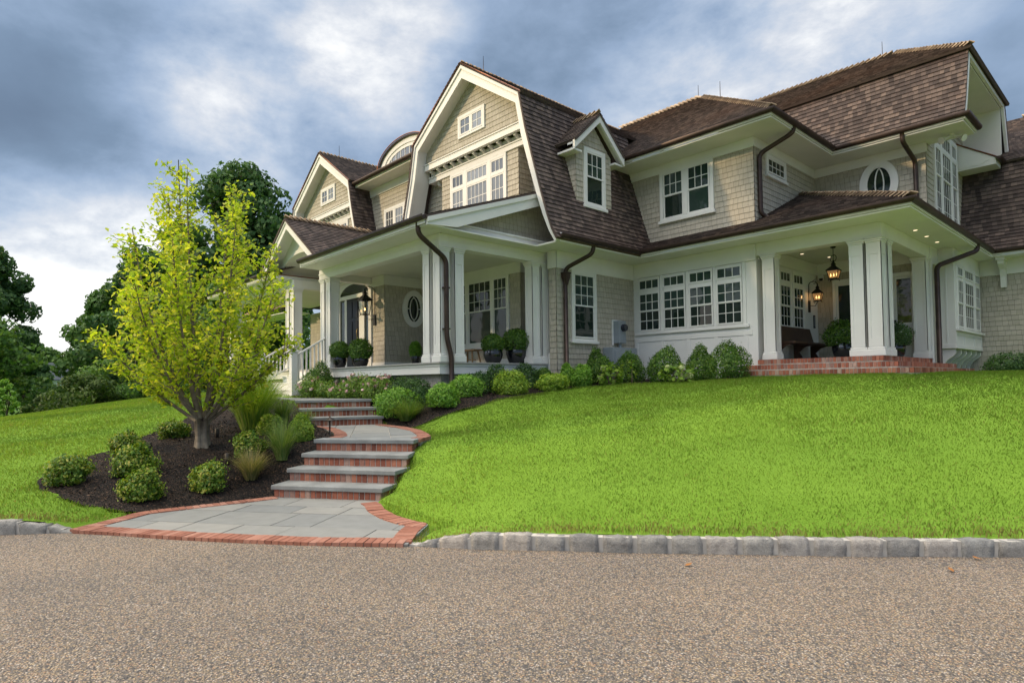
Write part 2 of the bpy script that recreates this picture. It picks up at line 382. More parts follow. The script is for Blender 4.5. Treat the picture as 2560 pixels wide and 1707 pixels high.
def mulch():
    t = NT('dark_bark_mulch'); P = t.pos()
    mp = t.n('ShaderNodeMapping'); mp.inputs['Scale'].default_value = (1, 1.9, 1); mp.inputs['Rotation'].default_value = (0, 0, .6); t.l(P, mp.inputs[0])
    v = t.n('ShaderNodeTexVoronoi'); v.inputs['Scale'].default_value = 36; t.l(mp.outputs[0], v.inputs['Vector'])
    sc = t.n('ShaderNodeSeparateColor'); t.l(v.outputs['Color'], sc.inputs[0])
    c = t.ramp(sc.outputs[0], [(0, (.008, .007, .007)), (.6, (.022, .017, .014)), (.85, (.045, .03, .022)), (1, (.10, .062, .042))])
    h = t.math('ADD', v.outputs['Distance'], t.noise(24, 4))
    t.bsdf(c, .9, 0, .25, t.bump(h, 1., .03)); return t.m
m_mulch = mulch()
def lawn():
    t = NT('lawn_turf'); n1 = t.noise(.9, 5); n2 = t.noise(60, 3)
    c = t.ramp(n1, [(.3, (.13, .24, .02)), (.7, (.165, .29, .03))]); c = t.mix(.6, c, t.ramp(n2, [(.3, (.75, .75, .7)), (.7, (1.2, 1.2, 1.1))]), 'MULTIPLY')
    t.bsdf(c, .9, 0, .15, t.bump(n2, .6, .03)); return t.m
m_lawn = lawn()
m_far = plain('far_meadow', (.07, .15, .022), .95, 0, .1, .3, .15)
m_grass = leaf_mat('grass_blade', [(0, (.155, .285, .026)), (.5, (.185, .325, .034)), (.85, (.225, .35, .048)), (1, (.29, .37, .09))], .5, .94, .6, .12, 'dry', (.42, .31, .15), .38, .85, (.70, .80, .72), (1.26, 1.15, 1.25))  # broad noise: mown tone patches plus soft tree-shade bands painted in
# ---------------------------------------------------------------- terrain
TP = np.array([
 (-4.5,3.75,.09),(-4.0,4.05,.13),(-3.05,4.9,.138),(-2.05,5.85,.138),(-0.95,6.8,.138),(1,8.5,.138),(4,11.2,.13),(8,14.7,.13),
 (-8.0,1.35,.06),(-8.5,.55,.13),(-9.0,-.55,.14),(-9.7,-2.5,.12),(-10.5,-5,.12),
 (-8.5,1.9,.02),(-8.45,2.9,.02),(-6.5,3.78,.02),(-5.6,3.78,.03),(-5.2,3.75,.03),
 (-6.85,4.3,.10),(-7.05,4.75,.34),(-7.25,5.1,.5),(-7.35,5.5,.64),
 (-8.6,3.4,.10),(-8.9,3.85,.36),(-9.1,4.2,.58),(-9.5,4.7,.64),(-10.8,5.1,.68),(-8.7,6.5,.68),(-10.5,6.95,.72),
 (-11.4,7.05,.80),(-12.1,7.25,1.05),(-11.9,5.2,.85),(-12.6,5.3,1.08),
 (-14,5,1.18),(-17.6,4.8,1.22),(-14,7.2,1.18),(-16,7.3,1.22),(-20,6,1.22),(-20,8,1.28),
 (-10.4,7.5,1.15),(-10.2,8.7,1.27),(-10.1,10.5,1.40),(-9.7,12.5,1.50),(-9,13.8,1.54),(-7,13.7,1.57),(-4,13.2,1.575),(-3.1,14.5,1.585),(-2.9,18,1.6),(-3,21,1.6),(0,21,1.62),(6,21,1.65),(12,24,1.65),
 (-15,12,1.4),(-8,18,1.6),(-22,11,1.32),(-26,14,1.3),
 (-4.6,8.2,.92),(-2.5,9.5,.98),(-6.8,7.6,.88),(-1,11.5,1.15),(-8,9.5,1.13),(-6,11,1.32),(2,14,1.2),
 (-10.2,2.9,.60),(-11.2,1.5,.45),(-9.8,.9,.24),(-12.5,4.3,.92),(-11.5,3.8,.78),
 (-12.5,.2,.42),(-14.5,1.6,.68),(-16.5,.8,.74),(-19,2.0,.88),(-22,3.0,.95),(-25,5.2,1.12),(-28,7.5,1.2),(-24,8,1.25),(-15,3.5,1.0),(-18,3.8,1.1),
 (-14,-2,.36),(-18,-2,.5),(-20,-5,.3),(-12.5,-4,.22),(-24,-1,.35),(-30,0,-.1),(-34,6,.35),(-30,4,.55),(-40,0,-.5),(-40,10,-.4),(-35,12,.5),(-30,20,.8),(-30,-10,-.4)],float)
def _phi(r2): return np.where(r2>0, r2*np.log(np.maximum(r2,1e-12)), 0.0)
_n=len(TP); _d2=((TP[:,None,:2]-TP[None,:,:2])**2).sum(-1)
_K=np.zeros((_n+3,_n+3)); _K[:_n,:_n]=_phi(_d2)+np.eye(_n)*.15
_K[:_n,_n]=1; _K[:_n,_n+1:]=TP[:,:2]; _K[_n,:_n]=1; _K[_n+1:,:_n]=TP[:,:2].T
_W=np.linalg.solve(_K,np.concatenate([TP[:,2],np.zeros(3)]))
def ground_z(x,y):
    x=np.asarray(x,float); y=np.asarray(y,float); sh=x.shape
    P=np.stack([x.ravel(),y.ravel()],1); z=np.empty(len(P))
    for i in range(0,len(P),20000):
        Q=P[i:i+20000]; d2=((Q[:,None]-TP[None,:,:2])**2).sum(-1)
        z[i:i+20000]=_phi(d2)@_W[:_n]+_W[_n]+Q@_W[_n+1:]
    r=np.hypot((P[:,0]+14),(P[:,1]-8)); t=np.clip((r-17)/20,0,1); t=t*t*(3-2*t)
    tr=np.clip((P[:,0]-3)/8,0,1)
    z=np.clip(z,-1,1.75)
    z=z*(1-t)+(-.6*(1-tr)+1.6*tr*np.clip((P[:,1]-12)/8,0,1)+0*tr)*t
    return z.reshape(sh)
# ---------------------------------------------------------------- ground, driveway, kerb, paths
KERB_R = [(-4.93,3.19),(-4.35,3.57),(-3.75,4.08),(-3.17,4.57),(-2.48,5.18),(-1.82,5.78),(-.93,6.61),(1.5,8.8),(5,12.0),(12,18.3)]
KERB_L = [(-7.86,1.03),(-8.34,.43),(-8.8,-.35),(-9.35,-1.8),(-10.1,-4.2),(-11,-8),(-12,-14)]
LAND1 = [(-7.9,1.0),(-8.14,1.32),(-8.42,1.72),(-8.40,2.0),(-8.35,2.35),(-8.29,2.9),(-8.27,3.30),(-7.02,4.16),(-6.91,4.06),(-6.42,3.84),(-6.0,3.75),(-5.66,3.74),(-5.42,3.77),(-5.05,3.32),(-4.9,3.17),(-5.6,2.52),(-6.63,1.78)]
STEP1 = [((-8.27,3.21),(-6.93,4.11)),((-8.50,3.52),(-7.12,4.42)),((-8.68,3.81),(-7.30,4.74)),((-8.90,4.10),(-7.60,5.03))]
RISE = .17
_d2v = Vector((.46,.888)); 
STEP2 = [((x-_d2v.x*1.62, y-_d2v.y*1.62),(x,y)) for x,y in ((-11.28,6.74),(-11.74,6.86),(-12.2,6.98))]
LAND2 = [(-9.03,4.32),(-7.75,5.25),(-8.0,5.62),(-8.42,5.86),(-9.2,6.25),(-10.13,6.53),(-10.83,6.60),(-11.33,6.72),(-12.02,5.32),(-11.18,5.34),(-9.84,4.90),(-9.25,4.62)]
PATH3 = [(-13.2,5.68),(-12.47,7.10),(-13.6,6.82),(-15.0,6.72),(-16.2,6.72),(-16.2,6.9),(-19.0,6.9),(-19.0,5.2),(-16.0,5.2),(-14,5.35)]
BED_R = [(-16.4,6.9),(-15.0,6.74),(-13.6,6.84),(-12.2,7.0),(-11.3,6.78),(-10.83,6.6),(-10.13,6.53),(-9.95,6.72),(-9.85,7.05),(-9.65,7.35),(-9.42,7.8),(-9.48,8.8),(-9.6,9.7),(-9.5,10.7),(-9.25,11.75),(-8.75,12.35),(-8.06,12.75),(-7.2,12.95),(-6.7,13.0),(-6.95,14.3),(-10.4,14.3),(-10.4,11.3),(-10.8,11.3),(-10.8,7.95),(-16.4,7.95)]
BED_L = [(-8.41,1.62),(-8.82,1.25),(-9.34,1.01),(-9.86,.89),(-10.3,.9),(-10.6,1.02),(-11.1,1.35),(-11.45,1.85),(-12.1,2.52),(-12.6,3.08),(-13.3,3.54),(-14.4,4.2),(-15.2,5.15),(-14,5.3),(-12.95,5.5),(-12.0,5.3),(-11.18,5.34),(-9.84,4.90),(-9.25,4.62),(-8.97,4.35),(-8.6,3.75),(-8.27,3.3),(-8.29,2.9),(-8.35,2.35),(-8.42,1.9)]
BED_E = [(-3.9,18.75),(-3.0,18.2),(-2.2,18.4),(-1.6,20.2),(1.0,20.5),(8,20.6),(8,21.75),(-3.9,21.75)]
def inside(P, poly):
    P = np.asarray(P); x, y = P[:, 0], P[:, 1]; r = np.zeros(len(P), bool); n = len(poly); j = n-1
    for i in range(n):
        xi, yi = poly[i]; xj, yj = poly[j]
        c = ((yi > y) != (yj > y)) & (x < (xj-xi)*(y-yi)/((yj-yi) if yj != yi else 1e-12)+xi); r ^= c; j = i
    return r
def seg_dist(P, line):
    P = np.asarray(P); d = np.full(len(P), 1e9)
    for a, b in zip(line[:-1], line[1:]):
        a = np.array(a); b = np.array(b); ab = b-a; t = np.clip(((P-a)@ab)/(ab@ab), 0, 1); d = np.minimum(d, np.hypot(*(P-(a+t[:, None]*ab)).T))
    return d
def offset_line(line, w):                           # to the left of travel for w > 0
    out = []
    for i, p in enumerate(line):
        a = Vector(line[max(0, i-1)]); b = Vector(line[min(len(line)-1, i+1)]); t = (b-a).normalized(); out.append((p[0]-t.y*w, p[1]+t.x*w))
    return out
def resample(line, step):
    pts = [Vector(p) for p in line]; out = []; acc = 0.; nxt = 0.
    for a, b in zip(pts[:-1], pts[1:]):
        L = (b-a).length
        while nxt <= acc+L+1e-9:
            out.append(a+(b-a)*((nxt-acc)/L)); nxt += step
        acc += L
    return out
def cdt_fill(poly, step, zf, name, m, jitter=.3):
    xs = [p[0] for p in poly]; ys = [p[1] for p in poly]
    gx, gy = np.meshgrid(np.arange(min(xs), max(xs), step), np.arange(min(ys), max(ys), step)); G = np.stack([gx.ravel(), gy.ravel()], 1)
    G += nrs.uniform(-jitter, jitter, G.shape)*step
    G = G[inside(G, poly)]; G = G[seg_dist(G, poly+[poly[0]]) > step*.45]
    edge = []
    for a, b in zip(poly, poly[1:]+[poly[0]]):
        n = max(1, int(math.hypot(b[0]-a[0], b[1]-a[1])/step)); edge += [(a[0]+(b[0]-a[0])*k/n, a[1]+(b[1]-a[1])*k/n) for k in range(n)]
    V = [Vector(p) for p in edge]+[Vector(p) for p in G]
    r = delaunay_2d_cdt(V, [], [list(range(len(edge)))], 1, 1e-5)
    P = np.array([(v.x, v.y) for v in r[0]]); z = zf(P)
    me = bpy.data.meshes.new(name); me.from_pydata([(a, b, c) for (a, b), c in zip(P, z)], [], [f if (P[f[1]]-P[f[0]])[0]*(P[f[2]]-P[f[0]])[1]-(P[f[1]]-P[f[0]])[1]*(P[f[2]]-P[f[0]])[0] > 0 else list(reversed(f)) for f in map(list, r[2])])
    me.polygons.foreach_set('use_smooth', [True]*len(me.polygons)); me.materials.append(m); me.update()
    o = bpy.data.objects.new(name, me); COL.objects.link(o); return o
def wob(P, f=1., ph=0.):
    return (np.sin(P[:, 0]*2.1*f+ph)*np.sin(P[:, 1]*2.7*f+1.3+ph)+.5*np.sin(P[:, 0]*5.3*f+P[:, 1]*3.1*f+ph))/1.5
STEPS_ALL = [STEP1[0][0], STEP1[0][1], STEP1[3][1], STEP1[3][0]]
STEPS2_ALL = [STEP2[0][0], STEP2[0][1], STEP2[2][1], STEP2[2][0]]
def lawn_z(P):
    z = ground_z(P[:, 0], P[:, 1])+.012*wob(P)
    for poly, d in ((LAND1, .22), (LAND2, .22), (PATH3, .2), (STEPS_ALL, .3), (STEPS2_ALL, .3), (BED_R, .07), (BED_L, .07)):
        z = np.where(inside(P, poly), z-d, z)
    return z
kb_r = offset_line(KERB_R, .10); kb_l = offset_line(KERB_L, -.10)
lawn_poly = [(-45, -14), (-12.1, -14)]+list(reversed(kb_l))[1:]+[(-7.8, 1.1), (-6.63, 1.82), (-5.65, 2.55), (-4.95, 3.24)]+kb_r[1:]+[(24, 24), (24, 44), (-45, 44)]
lawn_o = tag(cdt_fill(lawn_poly, .3, lawn_z, 'lawn_ground', m_lawn), kind='structure')
g = MB(); g.face([(-700, -700, -.66), (700, -700, -.66), (700, 700, -.66), (-700, 700, -.66)]); tag(g.build('meadow_ground', m_far), kind='structure')
def bed_z(P): return ground_z(P[:, 0], P[:, 1])-.012+.018*wob(P, 2.2)+nrs.uniform(-.012, .012, len(P))
for nm, poly in (('mulch_bed', BED_R), ('mulch_bed', BED_L), ('mulch_bed', BED_E)):
    tag(cdt_fill(poly, .09, bed_z, nm, m_mulch), kind='structure')
drive = [(-12, -14), (-11, -8)]+[KERB_L[4], KERB_L[3], KERB_L[2], KERB_L[1], KERB_L[0], (-7.88, .99), (-6.6, 1.78), (-5.58, 2.53), (-4.9, 3.15)]+KERB_R+[(24, 29), (24, -14)]
def drive_z(P): return .006*wob(P, .5)+.004*wob(P, 1.7, 2)
tag(cdt_fill(drive, .35, drive_z, 'gravel_driveway', m_gravel), kind='structure')

# kerb: rough granite blocks set in a mortar strip
km = MB()
def mortar(line, sgn, s0, s1):
    pts = resample(line, .15); tot = (len(pts)-1)*.15
    for i, (a, b) in enumerate(zip(pts[:-1], pts[1:])):
        t = (b-a).normalized(); n = Vector((-t.y, t.x))*sgn; s = i*.15
        h = .126*min(1, .05+s/.7) if s0 else .126
        a1, a2, b1, b2 = a+n*.017, a+n*.12, b+n*.017, b+n*.12
        km.hexa([(a1.x, a1.y, -.1), (b1.x, b1.y, -.1), (b2.x, b2.y, -.1), (a2.x, a2.y, -.1), (a1.x, a1.y, h), (b1.x, b1.y, h), (b2.x, b2.y, h), (a2.x, a2.y, h)])
mortar(KERB_R, 1, 1, 0); mortar(KERB_L, -1, 1, 0)
tag(km.build('kerb_mortar', m_mortar), kind='structure')
def rough_block(l, d, h, seed, taper=0.):
    R = np.random.RandomState(seed); nx, ny, nz = 7, 4, 5; me = bpy.data.meshes.new('kerb_stone')
    V = []; idx = {}
    for i in range(nx):
        for j in range(ny):
            for k in range(nz):
                if 0 < i < nx-1 and 0 < j < ny-1 and 0 < k < nz-1: continue
                p = np.array([i/(nx-1)-.5, j/(ny-1)-.5, k/(nz-1)]); q = p.copy()
                c = np.array([p[0]*2, p[1]*2, p[2]*2-1]); m = np.sort(np.abs(c))
                rd = .985 if m[1] > .99 else 1.; rd = .975 if m[0] > .99 else rd
                q[:2] *= rd; q[2] = .5+(q[2]-.5)*(rd if p[2] > .5 else 1)
                hh = h*(1-taper*(.5-p[0]))
                idx[i, j, k] = len(V); V.append((q[0]*l+R.normal()*.003, q[1]*d+R.normal()*.0035, q[2]*(hh+.1)-.1+R.normal()*.0035*(p[2] > .4)))
    F = []
    for i in range(nx-1):
        for k in range(nz-1):
            F.append((idx[i,0,k], idx[i+1,0,k], idx[i+1,0,k+1], idx[i,0,k+1])); F.append((idx[i+1,ny-1,k], idx[i,ny-1,k], idx[i,ny-1,k+1], idx[i+1,ny-1,k+1]))
    for j in range(ny-1):
        for k in range(nz-1):
            F.append((idx[nx-1,j,k], idx[nx-1,j+1,k], idx[nx-1,j+1,k+1], idx[nx-1,j,k+1])); F.append((idx[0,j+1,k], idx[0,j,k], idx[0,j,k+1], idx[0,j+1,k+1]))
        for i in range(nx-1):
            F.append((idx[i,j,nz-1], idx[i+1,j,nz-1], idx[i+1,j+1,nz-1], idx[i,j+1,nz-1]))
    me.from_pydata(V, [], F); me.polygons.foreach_set('use_smooth', [True]*len(F)); me.materials.append(m_granite); me.update(); return me
blocks = [rough_block(.258, .125, .134, 40+i) for i in range(7)]
def kerb(line, sgn, count, label, group, taper_label):
    pts = resample(line, .298)
    for i in range(min(count, len(pts)-1)):
        a, b = pts[i], pts[i+1]; c = (a+b)/2; t = (b-a).normalized(); n = Vector((-t.y, t.x))*sgn
        if i == 0:
            me = rough_block(.27, .12, .075, 90+int(sgn), 1.2); rz = math.atan2(t.y, t.x)
        elif i == 1:
            me = rough_block(.265, .125, .115, 93+int(sgn), .3); rz = math.atan2(t.y, t.x)
        else:
            me = rng.choice(blocks); rz = math.atan2(t.y, t.x)+rng.choice((0, math.pi))
        o = bpy.data.objects.new('kerb_stone', me); COL.objects.link(o)
        o.location = (c.x+n.x*.062, c.y+n.y*.062, rng.uniform(-.008, .004)); o.rotation_euler = (rng.uniform(-.03, .03), rng.uniform(-.02, .02), rz+rng.uniform(-.03, .03))
        if i == 0: tag(o, taper_label, 'kerb stone', group)
        else: tag(o, label, 'kerb stone', group)
kerb(KERB_R, 1, 36, 'rough grey granite kerb block between gravel drive and right hand lawn', 'kerb blocks along the right lawn', 'sloping end kerb block beside the right corner of the brick edged landing')
kerb(KERB_L, -1, 9, 'rough pale granite kerb block at the foot of the left lawn', 'kerb blocks along the left lawn', 'sloping end kerb block beside the left tip of the brick edged landing')

# paths and steps
def edging(mb, line, w, z, sgn=1, step=.076, gap=.008, h=.05):
    pts = resample(line, step)
    for a, b in zip(pts[:-1], pts[1:]):
        t = (b-a).normalized(); n = Vector((-t.y, t.x))*sgn; a1 = a+t*gap; j = rng.uniform(-.002, .002)
        q = [a1, b, b+n*w, a1+n*w]; q = q if sgn > 0 else [q[3], q[2], q[1], q[0]]
        mb.hexa([(p.x, p.y, z-h) for p in q]+[(p.x, p.y, z+j) for p in q])
def stones(mb, poly, z, ang, seed, h=.05, gap=.006):
    R = random.Random(seed); c, s = math.cos(ang), math.sin(ang)
    T = lambda p: (p[0]*c+p[1]*s, -p[0]*s+p[1]*c); I = lambda p: (p[0]*c-p[1]*s, p[0]*s+p[1]*c)
    q = [T(p) for p in poly]; x0, x1 = min(p[0] for p in q), max(p[0] for p in q); y = min(p[1] for p in q); y1 = max(p[1] for p in q)
    while y < y1:
        hh = R.choice((.38, .5, .62)); x = x0-R.uniform(0, .6)
        while x < x1:
            ww = R.choice((.46, .6, .76, .92))
            cell = q
            for (px, py, nx, ny) in ((x+gap, 0, 1, 0), (x+ww-gap, 0, -1, 0), (0, y+gap, 0, 1), (0, y+hh-gap, 0, -1)):
                cell = clip_half(cell, px, py, nx, ny) if cell else []
            if len(cell) >= 3:
                P = [I(p) for p in cell]; n = len(P); zz = z+R.uniform(-.002, .002); b = len(mb.v)
                mb.mesh([(a, b_, zz-h) for a, b_ in P]+[(a, b_, zz) for a, b_ in P], [tuple(range(n, 2*n))]+[(i, (i+1) % n, n+(i+1) % n, n+i) for i in range(n)])
            x += ww
        y += hh
def slab_sheet(name, poly, z, m):
    mb = MB(); n = len(poly); mb.mesh([(a, b, z-.12) for a, b in poly]+[(a, b, z) for a, b in poly], [tuple(range(n, 2*n))]+[(i, (i+1) % n, n+(i+1) % n, n+i) for i in range(n)])
    return tag(mb.build(name, m), kind='structure')
def ccw(p): return p if sum(a[0]*b[1]-b[0]*a[1] for a, b in zip(p, p[1:]+p[:1])) > 0 else list(reversed(p))
L1, L2, P3 = ccw(LAND1), ccw(LAND2), ccw(PATH3)
slab_sheet('path_bed', L1, .012, m_mortar); slab_sheet('path_bed', L2, .668, m_mortar); slab_sheet('path_bed', P3, 1.18, m_mortar)
mb = MB(); stones(mb, L1, .022, math.atan2(.59, .81), 5); stones(mb, L2, .680, math.atan2(.5, -.86), 6); stones(mb, P3, 1.19, 0.12, 9)
tag(mb.build('bluestone_path', m_blue), kind='structure')
mb = MB()
edging(mb, [(-7.93,.97),(-8.14,1.32),(-8.42,1.72),(-8.40,2.0),(-8.35,2.35),(-8.29,2.9),(-8.27,3.27)], .19, .032, -1)
edging(mb, [(-7.86,.99),(-6.63,1.77),(-5.6,2.51),(-4.9,3.15)], .2, .034, 1)
edging(mb, [(-6.93,4.02),(-6.75,3.98),(-6.42,3.84),(-6.0,3.75),(-5.66,3.74),(-5.44,3.77),(-5.22,3.5),(-4.9,3.2)], .2, .032, -1)
edging(mb, [(-8.92,4.28),(-8.97,4.35),(-9.25,4.62),(-9.84,4.90),(-10.5,5.14),(-11.18,5.34),(-11.9,5.34)], .2, .690, -1)
edging(mb, [(-7.68,5.2),(-8.0,5.62),(-8.42,5.86),(-9.2,6.25),(-10.13,6.53),(-10.83,6.60),(-11.2,6.68)], .2, .690, 1)
tag(mb.build('brick_path_edging', m_edge), kind='structure')
def brick_row(mb, p0, p1, z0, z1, t=.05, bw=.066, gap=.013, inward=None):
    p0, p1 = Vector(p0), Vector(p1); L = (p1-p0).length; d = (p1-p0)/L; n = Vector((-d.y, d.x))
    k = max(1, round(L/(bw+gap))); st = L/k
    for i in range(k):
        a = p0+d*(i*st+gap/2); b = p0+d*((i+1)*st-gap/2); j = rng.uniform(-.002, .003)
        a2, b2 = a+n*t, b+n*t; a, b = a-n*j, b-n*j
        mb.hexa([(a.x, a.y, z0), (b.x, b.y, z0), (b2.x, b2.y, z0), (a2.x, a2.y, z0), (a.x, a.y, z1), (b.x, b.y, z1), (b2.x, b2.y, z1), (a2.x, a2.y, z1)])
def flight(steps, z0, back, label):
    cx = sum(s[0][0]+s[1][0] for s in steps)/(2*len(steps)); cy = sum(s[0][1]+s[1][1] for s in steps)/(2*len(steps))
    root = empty('garden_steps', (cx, cy, z0), 0, label, 'steps', 'flights of brick and bluestone garden steps')
    br = MB(); mo = MB()
    for i, (Lp, Rp) in enumerate(steps):
        Lp, Rp = Vector(Lp), Vector(Rp); nxt = steps[i+1] if i+1 < len(steps) else None
        d = (Rp-Lp).normalized(); n = Vector((-d.y, d.x))
        if nxt: Lb, Rb = Vector(nxt[0])+n*.06, Vector(nxt[1])+n*.06
        else: Lb, Rb = Lp+n*back, Rp+n*back
        zt = z0+RISE*(i+1); zs = zt-.058
        tm = MB(); tm.hexa([(*Lp, zs), (*Rp, zs), (*Rb, zs), (*Lb, zs), (*Lp, zt), (*Rp, zt), (*Rb, zt), (*Lb, zt)])
        tm.build('tread', m_blueedge, root, bevel=.008)
        ins = .03; a, b = Lp+d*ins+n*ins, Rp-d*ins+n*ins; c, e = Rb-d*ins, Lb+d*ins
        z_lo = z0+RISE*i-.02
        brick_row(br, a, b, z_lo, zs-.004); brick_row(br, b, c, z_lo-.12, zs-.004); brick_row(br, e, a, z_lo-.12, zs-.004)
        s = .007; a2, b2, c2, e2 = a+d*s+n*s, b-d*s+n*s, c-d*s, e+d*s
        mo.hexa([(*a2, z_lo-.3), (*b2, z_lo-.3), (*c2, z_lo-.3), (*e2, z_lo-.3), (*a2, zs-.003), (*b2, zs-.003), (*c2, zs-.003), (*e2, zs-.003)])
    br.build('brick_riser', m_brick, root); mo.build('mortar_core', m_mortar, root); return root
flight(STEP1, 0.01, .30, 'wide lower flight of four brick and bluestone steps above the entrance landing')
flight(STEP2, .68, .34, 'upper flight of three brick and bluestone steps nearest the porch')
# ---------------------------------------------------------------- the house
H = empty('house', (-13, 14, 1.4), 0, 'large taupe shingled house with brown cedar gambrel roofs, white trim and two porches', 'house')
def roof(name, pts, u, parent=None, lift=.02, v0=0., th=.05, raise_=0., m=None):
    P = [Vector(p) for p in pts]; n = Vector((0, 0, 0))
    for i in range(1, len(P)-1): n += (P[i]-P[0]).cross(P[i+1]-P[0])
    n.normalize(); n = n if n.z > 0 else -n
    u = Vector(u).normalized(); v = n.cross(u)
    if v.z < 0: u = -u; v = n.cross(u)
    F = Frame(P[0]+n*raise_, u, v); ab = [F.ab(p) for p in P]
    if sum(a[0]*b[1]-b[0]*a[1] for a, b in zip(ab, ab[1:]+ab[:1])) < 0: ab.reverse()
    b0 = min(b for a, b in ab); F.o = F.o+F.v*b0; ab = [(a, b-b0) for a, b in ab]
    mb = MB(); mb.prism(F, ab, -th, 0); mb.shingles(F, ab, .125, lift, v0)
    return mb.build(name, m or m_roof, parent or H)
def swall(F, poly, parent=None, name='shingle_wall'):
    mb = MB(); mb.prism(F, poly, -.08, 0); mb.shingles(F, poly, .14, .013); return mb.build(name, m_siding, parent or H)
def rect(a0, a1, b0, b1): return [(a0, b0), (a1, b0), (a1, b1), (a0, b1)]
def trim(name, boxes, m=None, parent=None, bevel=.006):
    mb = MB()
    for F, a0, a1, b0, b1, d0, d1 in boxes: mb.fbox(F, a0, a1, b0, b1, d0, d1)
    return mb.build(name, m or m_white, parent or H, bevel=bevel)
def boxes(name, L, m=None, parent=None, bevel=.006):
    mb = MB()
    for b in L: mb.box(*b)
    return mb.build(name, m or m_white, parent or H, bevel=bevel)
def muntins(mb, F, a0, a1, b0, b1, cols, rows, d0, d1, sash=.04, w=.018):
    mb.fbox(F, a0, a1, b1-sash, b1, d0, d1); mb.fbox(F, a0, a1, b0, b0+sash, d0, d1)
    mb.fbox(F, a0, a0+sash, b0+sash, b1-sash, d0, d1); mb.fbox(F, a1-sash, a1, b0+sash, b1-sash, d0, d1)
    A0, A1, B0, B1 = a0+sash, a1-sash, b0+sash, b1-sash
    for i in range(1, cols): x = A0+(A1-A0)*i/cols; mb.fbox(F, x-w/2, x+w/2, B0, B1, d0, d1-.006)
    for j in range(1, rows): y = B0+(B1-B0)*j/rows; mb.fbox(F, A0, A1, y-w/2, y+w/2, d0, d1-.009)
def window(F, sashes, casing, glass=None, sill=None, parent=None, dc=.052, name='window', hang=True):
    """sashes: (a0,a1,b0,b1,cols,rows,out); casing: list of boxes (a0,a1,b0,b1)"""
    mb = MB()
    for a0, a1, b0, b1 in casing: mb.fbox(F, a0, a1, b0, b1, .0, dc)
    root = mb.build(name, m_white, parent or H, bevel=.005)
    g = MB(); s = MB()
    for a0, a1, b0, b1, c, r, o in sashes:
        g.fbox(F, a0+.02, a1-.02, b0+.02, b1-.02, .0, .021+.01*o); muntins(s, F, a0, a1, b0, b1, c, r, .018, .034+.012*o)
    s.build('sash', m_white, root); g.build('pane', glass or m_glass, root)
    if sill:
        q = MB(); q.fbox(F, *sill, 0, .085); q.build('sill', m_white, root, bevel=.006)
    return root
def frame_boxes(a0, a1, b0, b1, w=.09, bars=()):       # outer rectangle of the casing plus vertical and horizontal bars
    L = [(a0, a0+w, b0, b1), (a1-w, a1, b0, b1), (a0+w, a1-w, b1-w, b1), (a0+w, a1-w, b0, b0+w*.7)]
    return L+list(bars)
def gutter(line, z, m=None, r=.072, name='gutter', seam=1.15):
    mb = MB(); k = 9
    P = [Vector((x, y, z)) for x, y in line]; n = len(P)
    prof = [(-r, .012)]+[(r*math.cos(math.pi+math.pi*i/k), r*1.05*math.sin(math.pi+math.pi*i/k)) for i in range(k+1)]+[(r, .022), (r-.02, .022), (r-.02, .0)]
    def off(i, s):                                     # mitred point of the profile
        t0 = (P[i]-P[i-1]).normalized() if i > 0 else (P[1]-P[0]).normalized(); t1 = (P[i+1]-P[i]).normalized() if i < n-1 else t0
        n0 = Vector((t0.y, -t0.x, 0)); n1 = Vector((t1.y, -t1.x, 0)); b = (n0+n1); b = b/b.dot(n0) if b.length > 1e-6 else n0
        return P[i]+b*s[0]+Vector((0, 0, s[1]))
    R = [[off(i, s) for s in prof] for i in range(n)]; q = len(prof)
    for i in range(n-1):
        for j in range(q-1): mb.face([R[i][j], R[i+1][j], R[i+1][j+1], R[i][j+1]], smooth=j < k)
        mb.face([R[i][0], R[i][q-1], R[i+1][q-1], R[i+1][0]])
        L = (P[i+1]-P[i]).length; t = (P[i+1]-P[i]).normalized(); nn = Vector((t.y, -t.x, 0)); c = max(1, int(L/seam))
        for h in range(1, c+1):                        # hangers
            o = P[i]+t*(L*(h-.5)/c)
            pts = [o+nn*((r+.006)*math.cos(math.pi+math.pi*j/8))+Vector((0, 0, (r+.006)*1.05*math.sin(math.pi+math.pi*j/8))) for j in range(9)]
            for a, b in zip(pts[:-1], pts[1:]): mb.face([a-t*.014, b-t*.014, b+t*.014, a+t*.014])
    mb.face(list(reversed(R[0]))); mb.face(R[-1])
    return mb.build(name, m or m_copper, H)
def downspout(pts, r=.052, m=None, straps=()):
    mb = MB(); mb.tube(fillet(pts, .14, 5), r, 12)
    for (x, y, z) in straps: mb.box(x-.075, y-.075, z-.015, x+.075, y+.075, z+.015)
    return mb.build('downspout', m or m_copper, H)
def caps(p0, p1, na, nb, w=.13, st=.15):
    """overlapping ridge shingles from p0 to p1; na, nb: downhill directions of the two roof planes"""
    p0, p1 = Vector(p0), Vector(p1); t = (p1-p0).normalized(); L = (p1-p0).length; mb = MB()
    na, nb = Vector(na).normalized(), Vector(nb).normalized(); up = Vector((0, 0, 1)); k = int(L/st)
    for i in range(k):
        a = p0+t*(i*st); b = a+t*(st*1.45); la, lb = .085+rng.uniform(0, .016), .012; w2 = w*rng.uniform(.93, 1.05)
        for d in (na, nb):
            q = [a+up*la, b+up*lb, b+up*lb+d*w2, a+up*la+d*w2]; dn = Vector((0, 0, -.022))
            q2 = [x+dn for x in q]
            mb.mesh(q+q2, [(0, 1, 2, 3), (7, 6, 5, 4), (0, 3, 7, 4), (2, 1, 5, 6), (3, 2, 6, 7), (1, 0, 4, 5)])
    return mb.build('ridge_cap', m_cap, H)
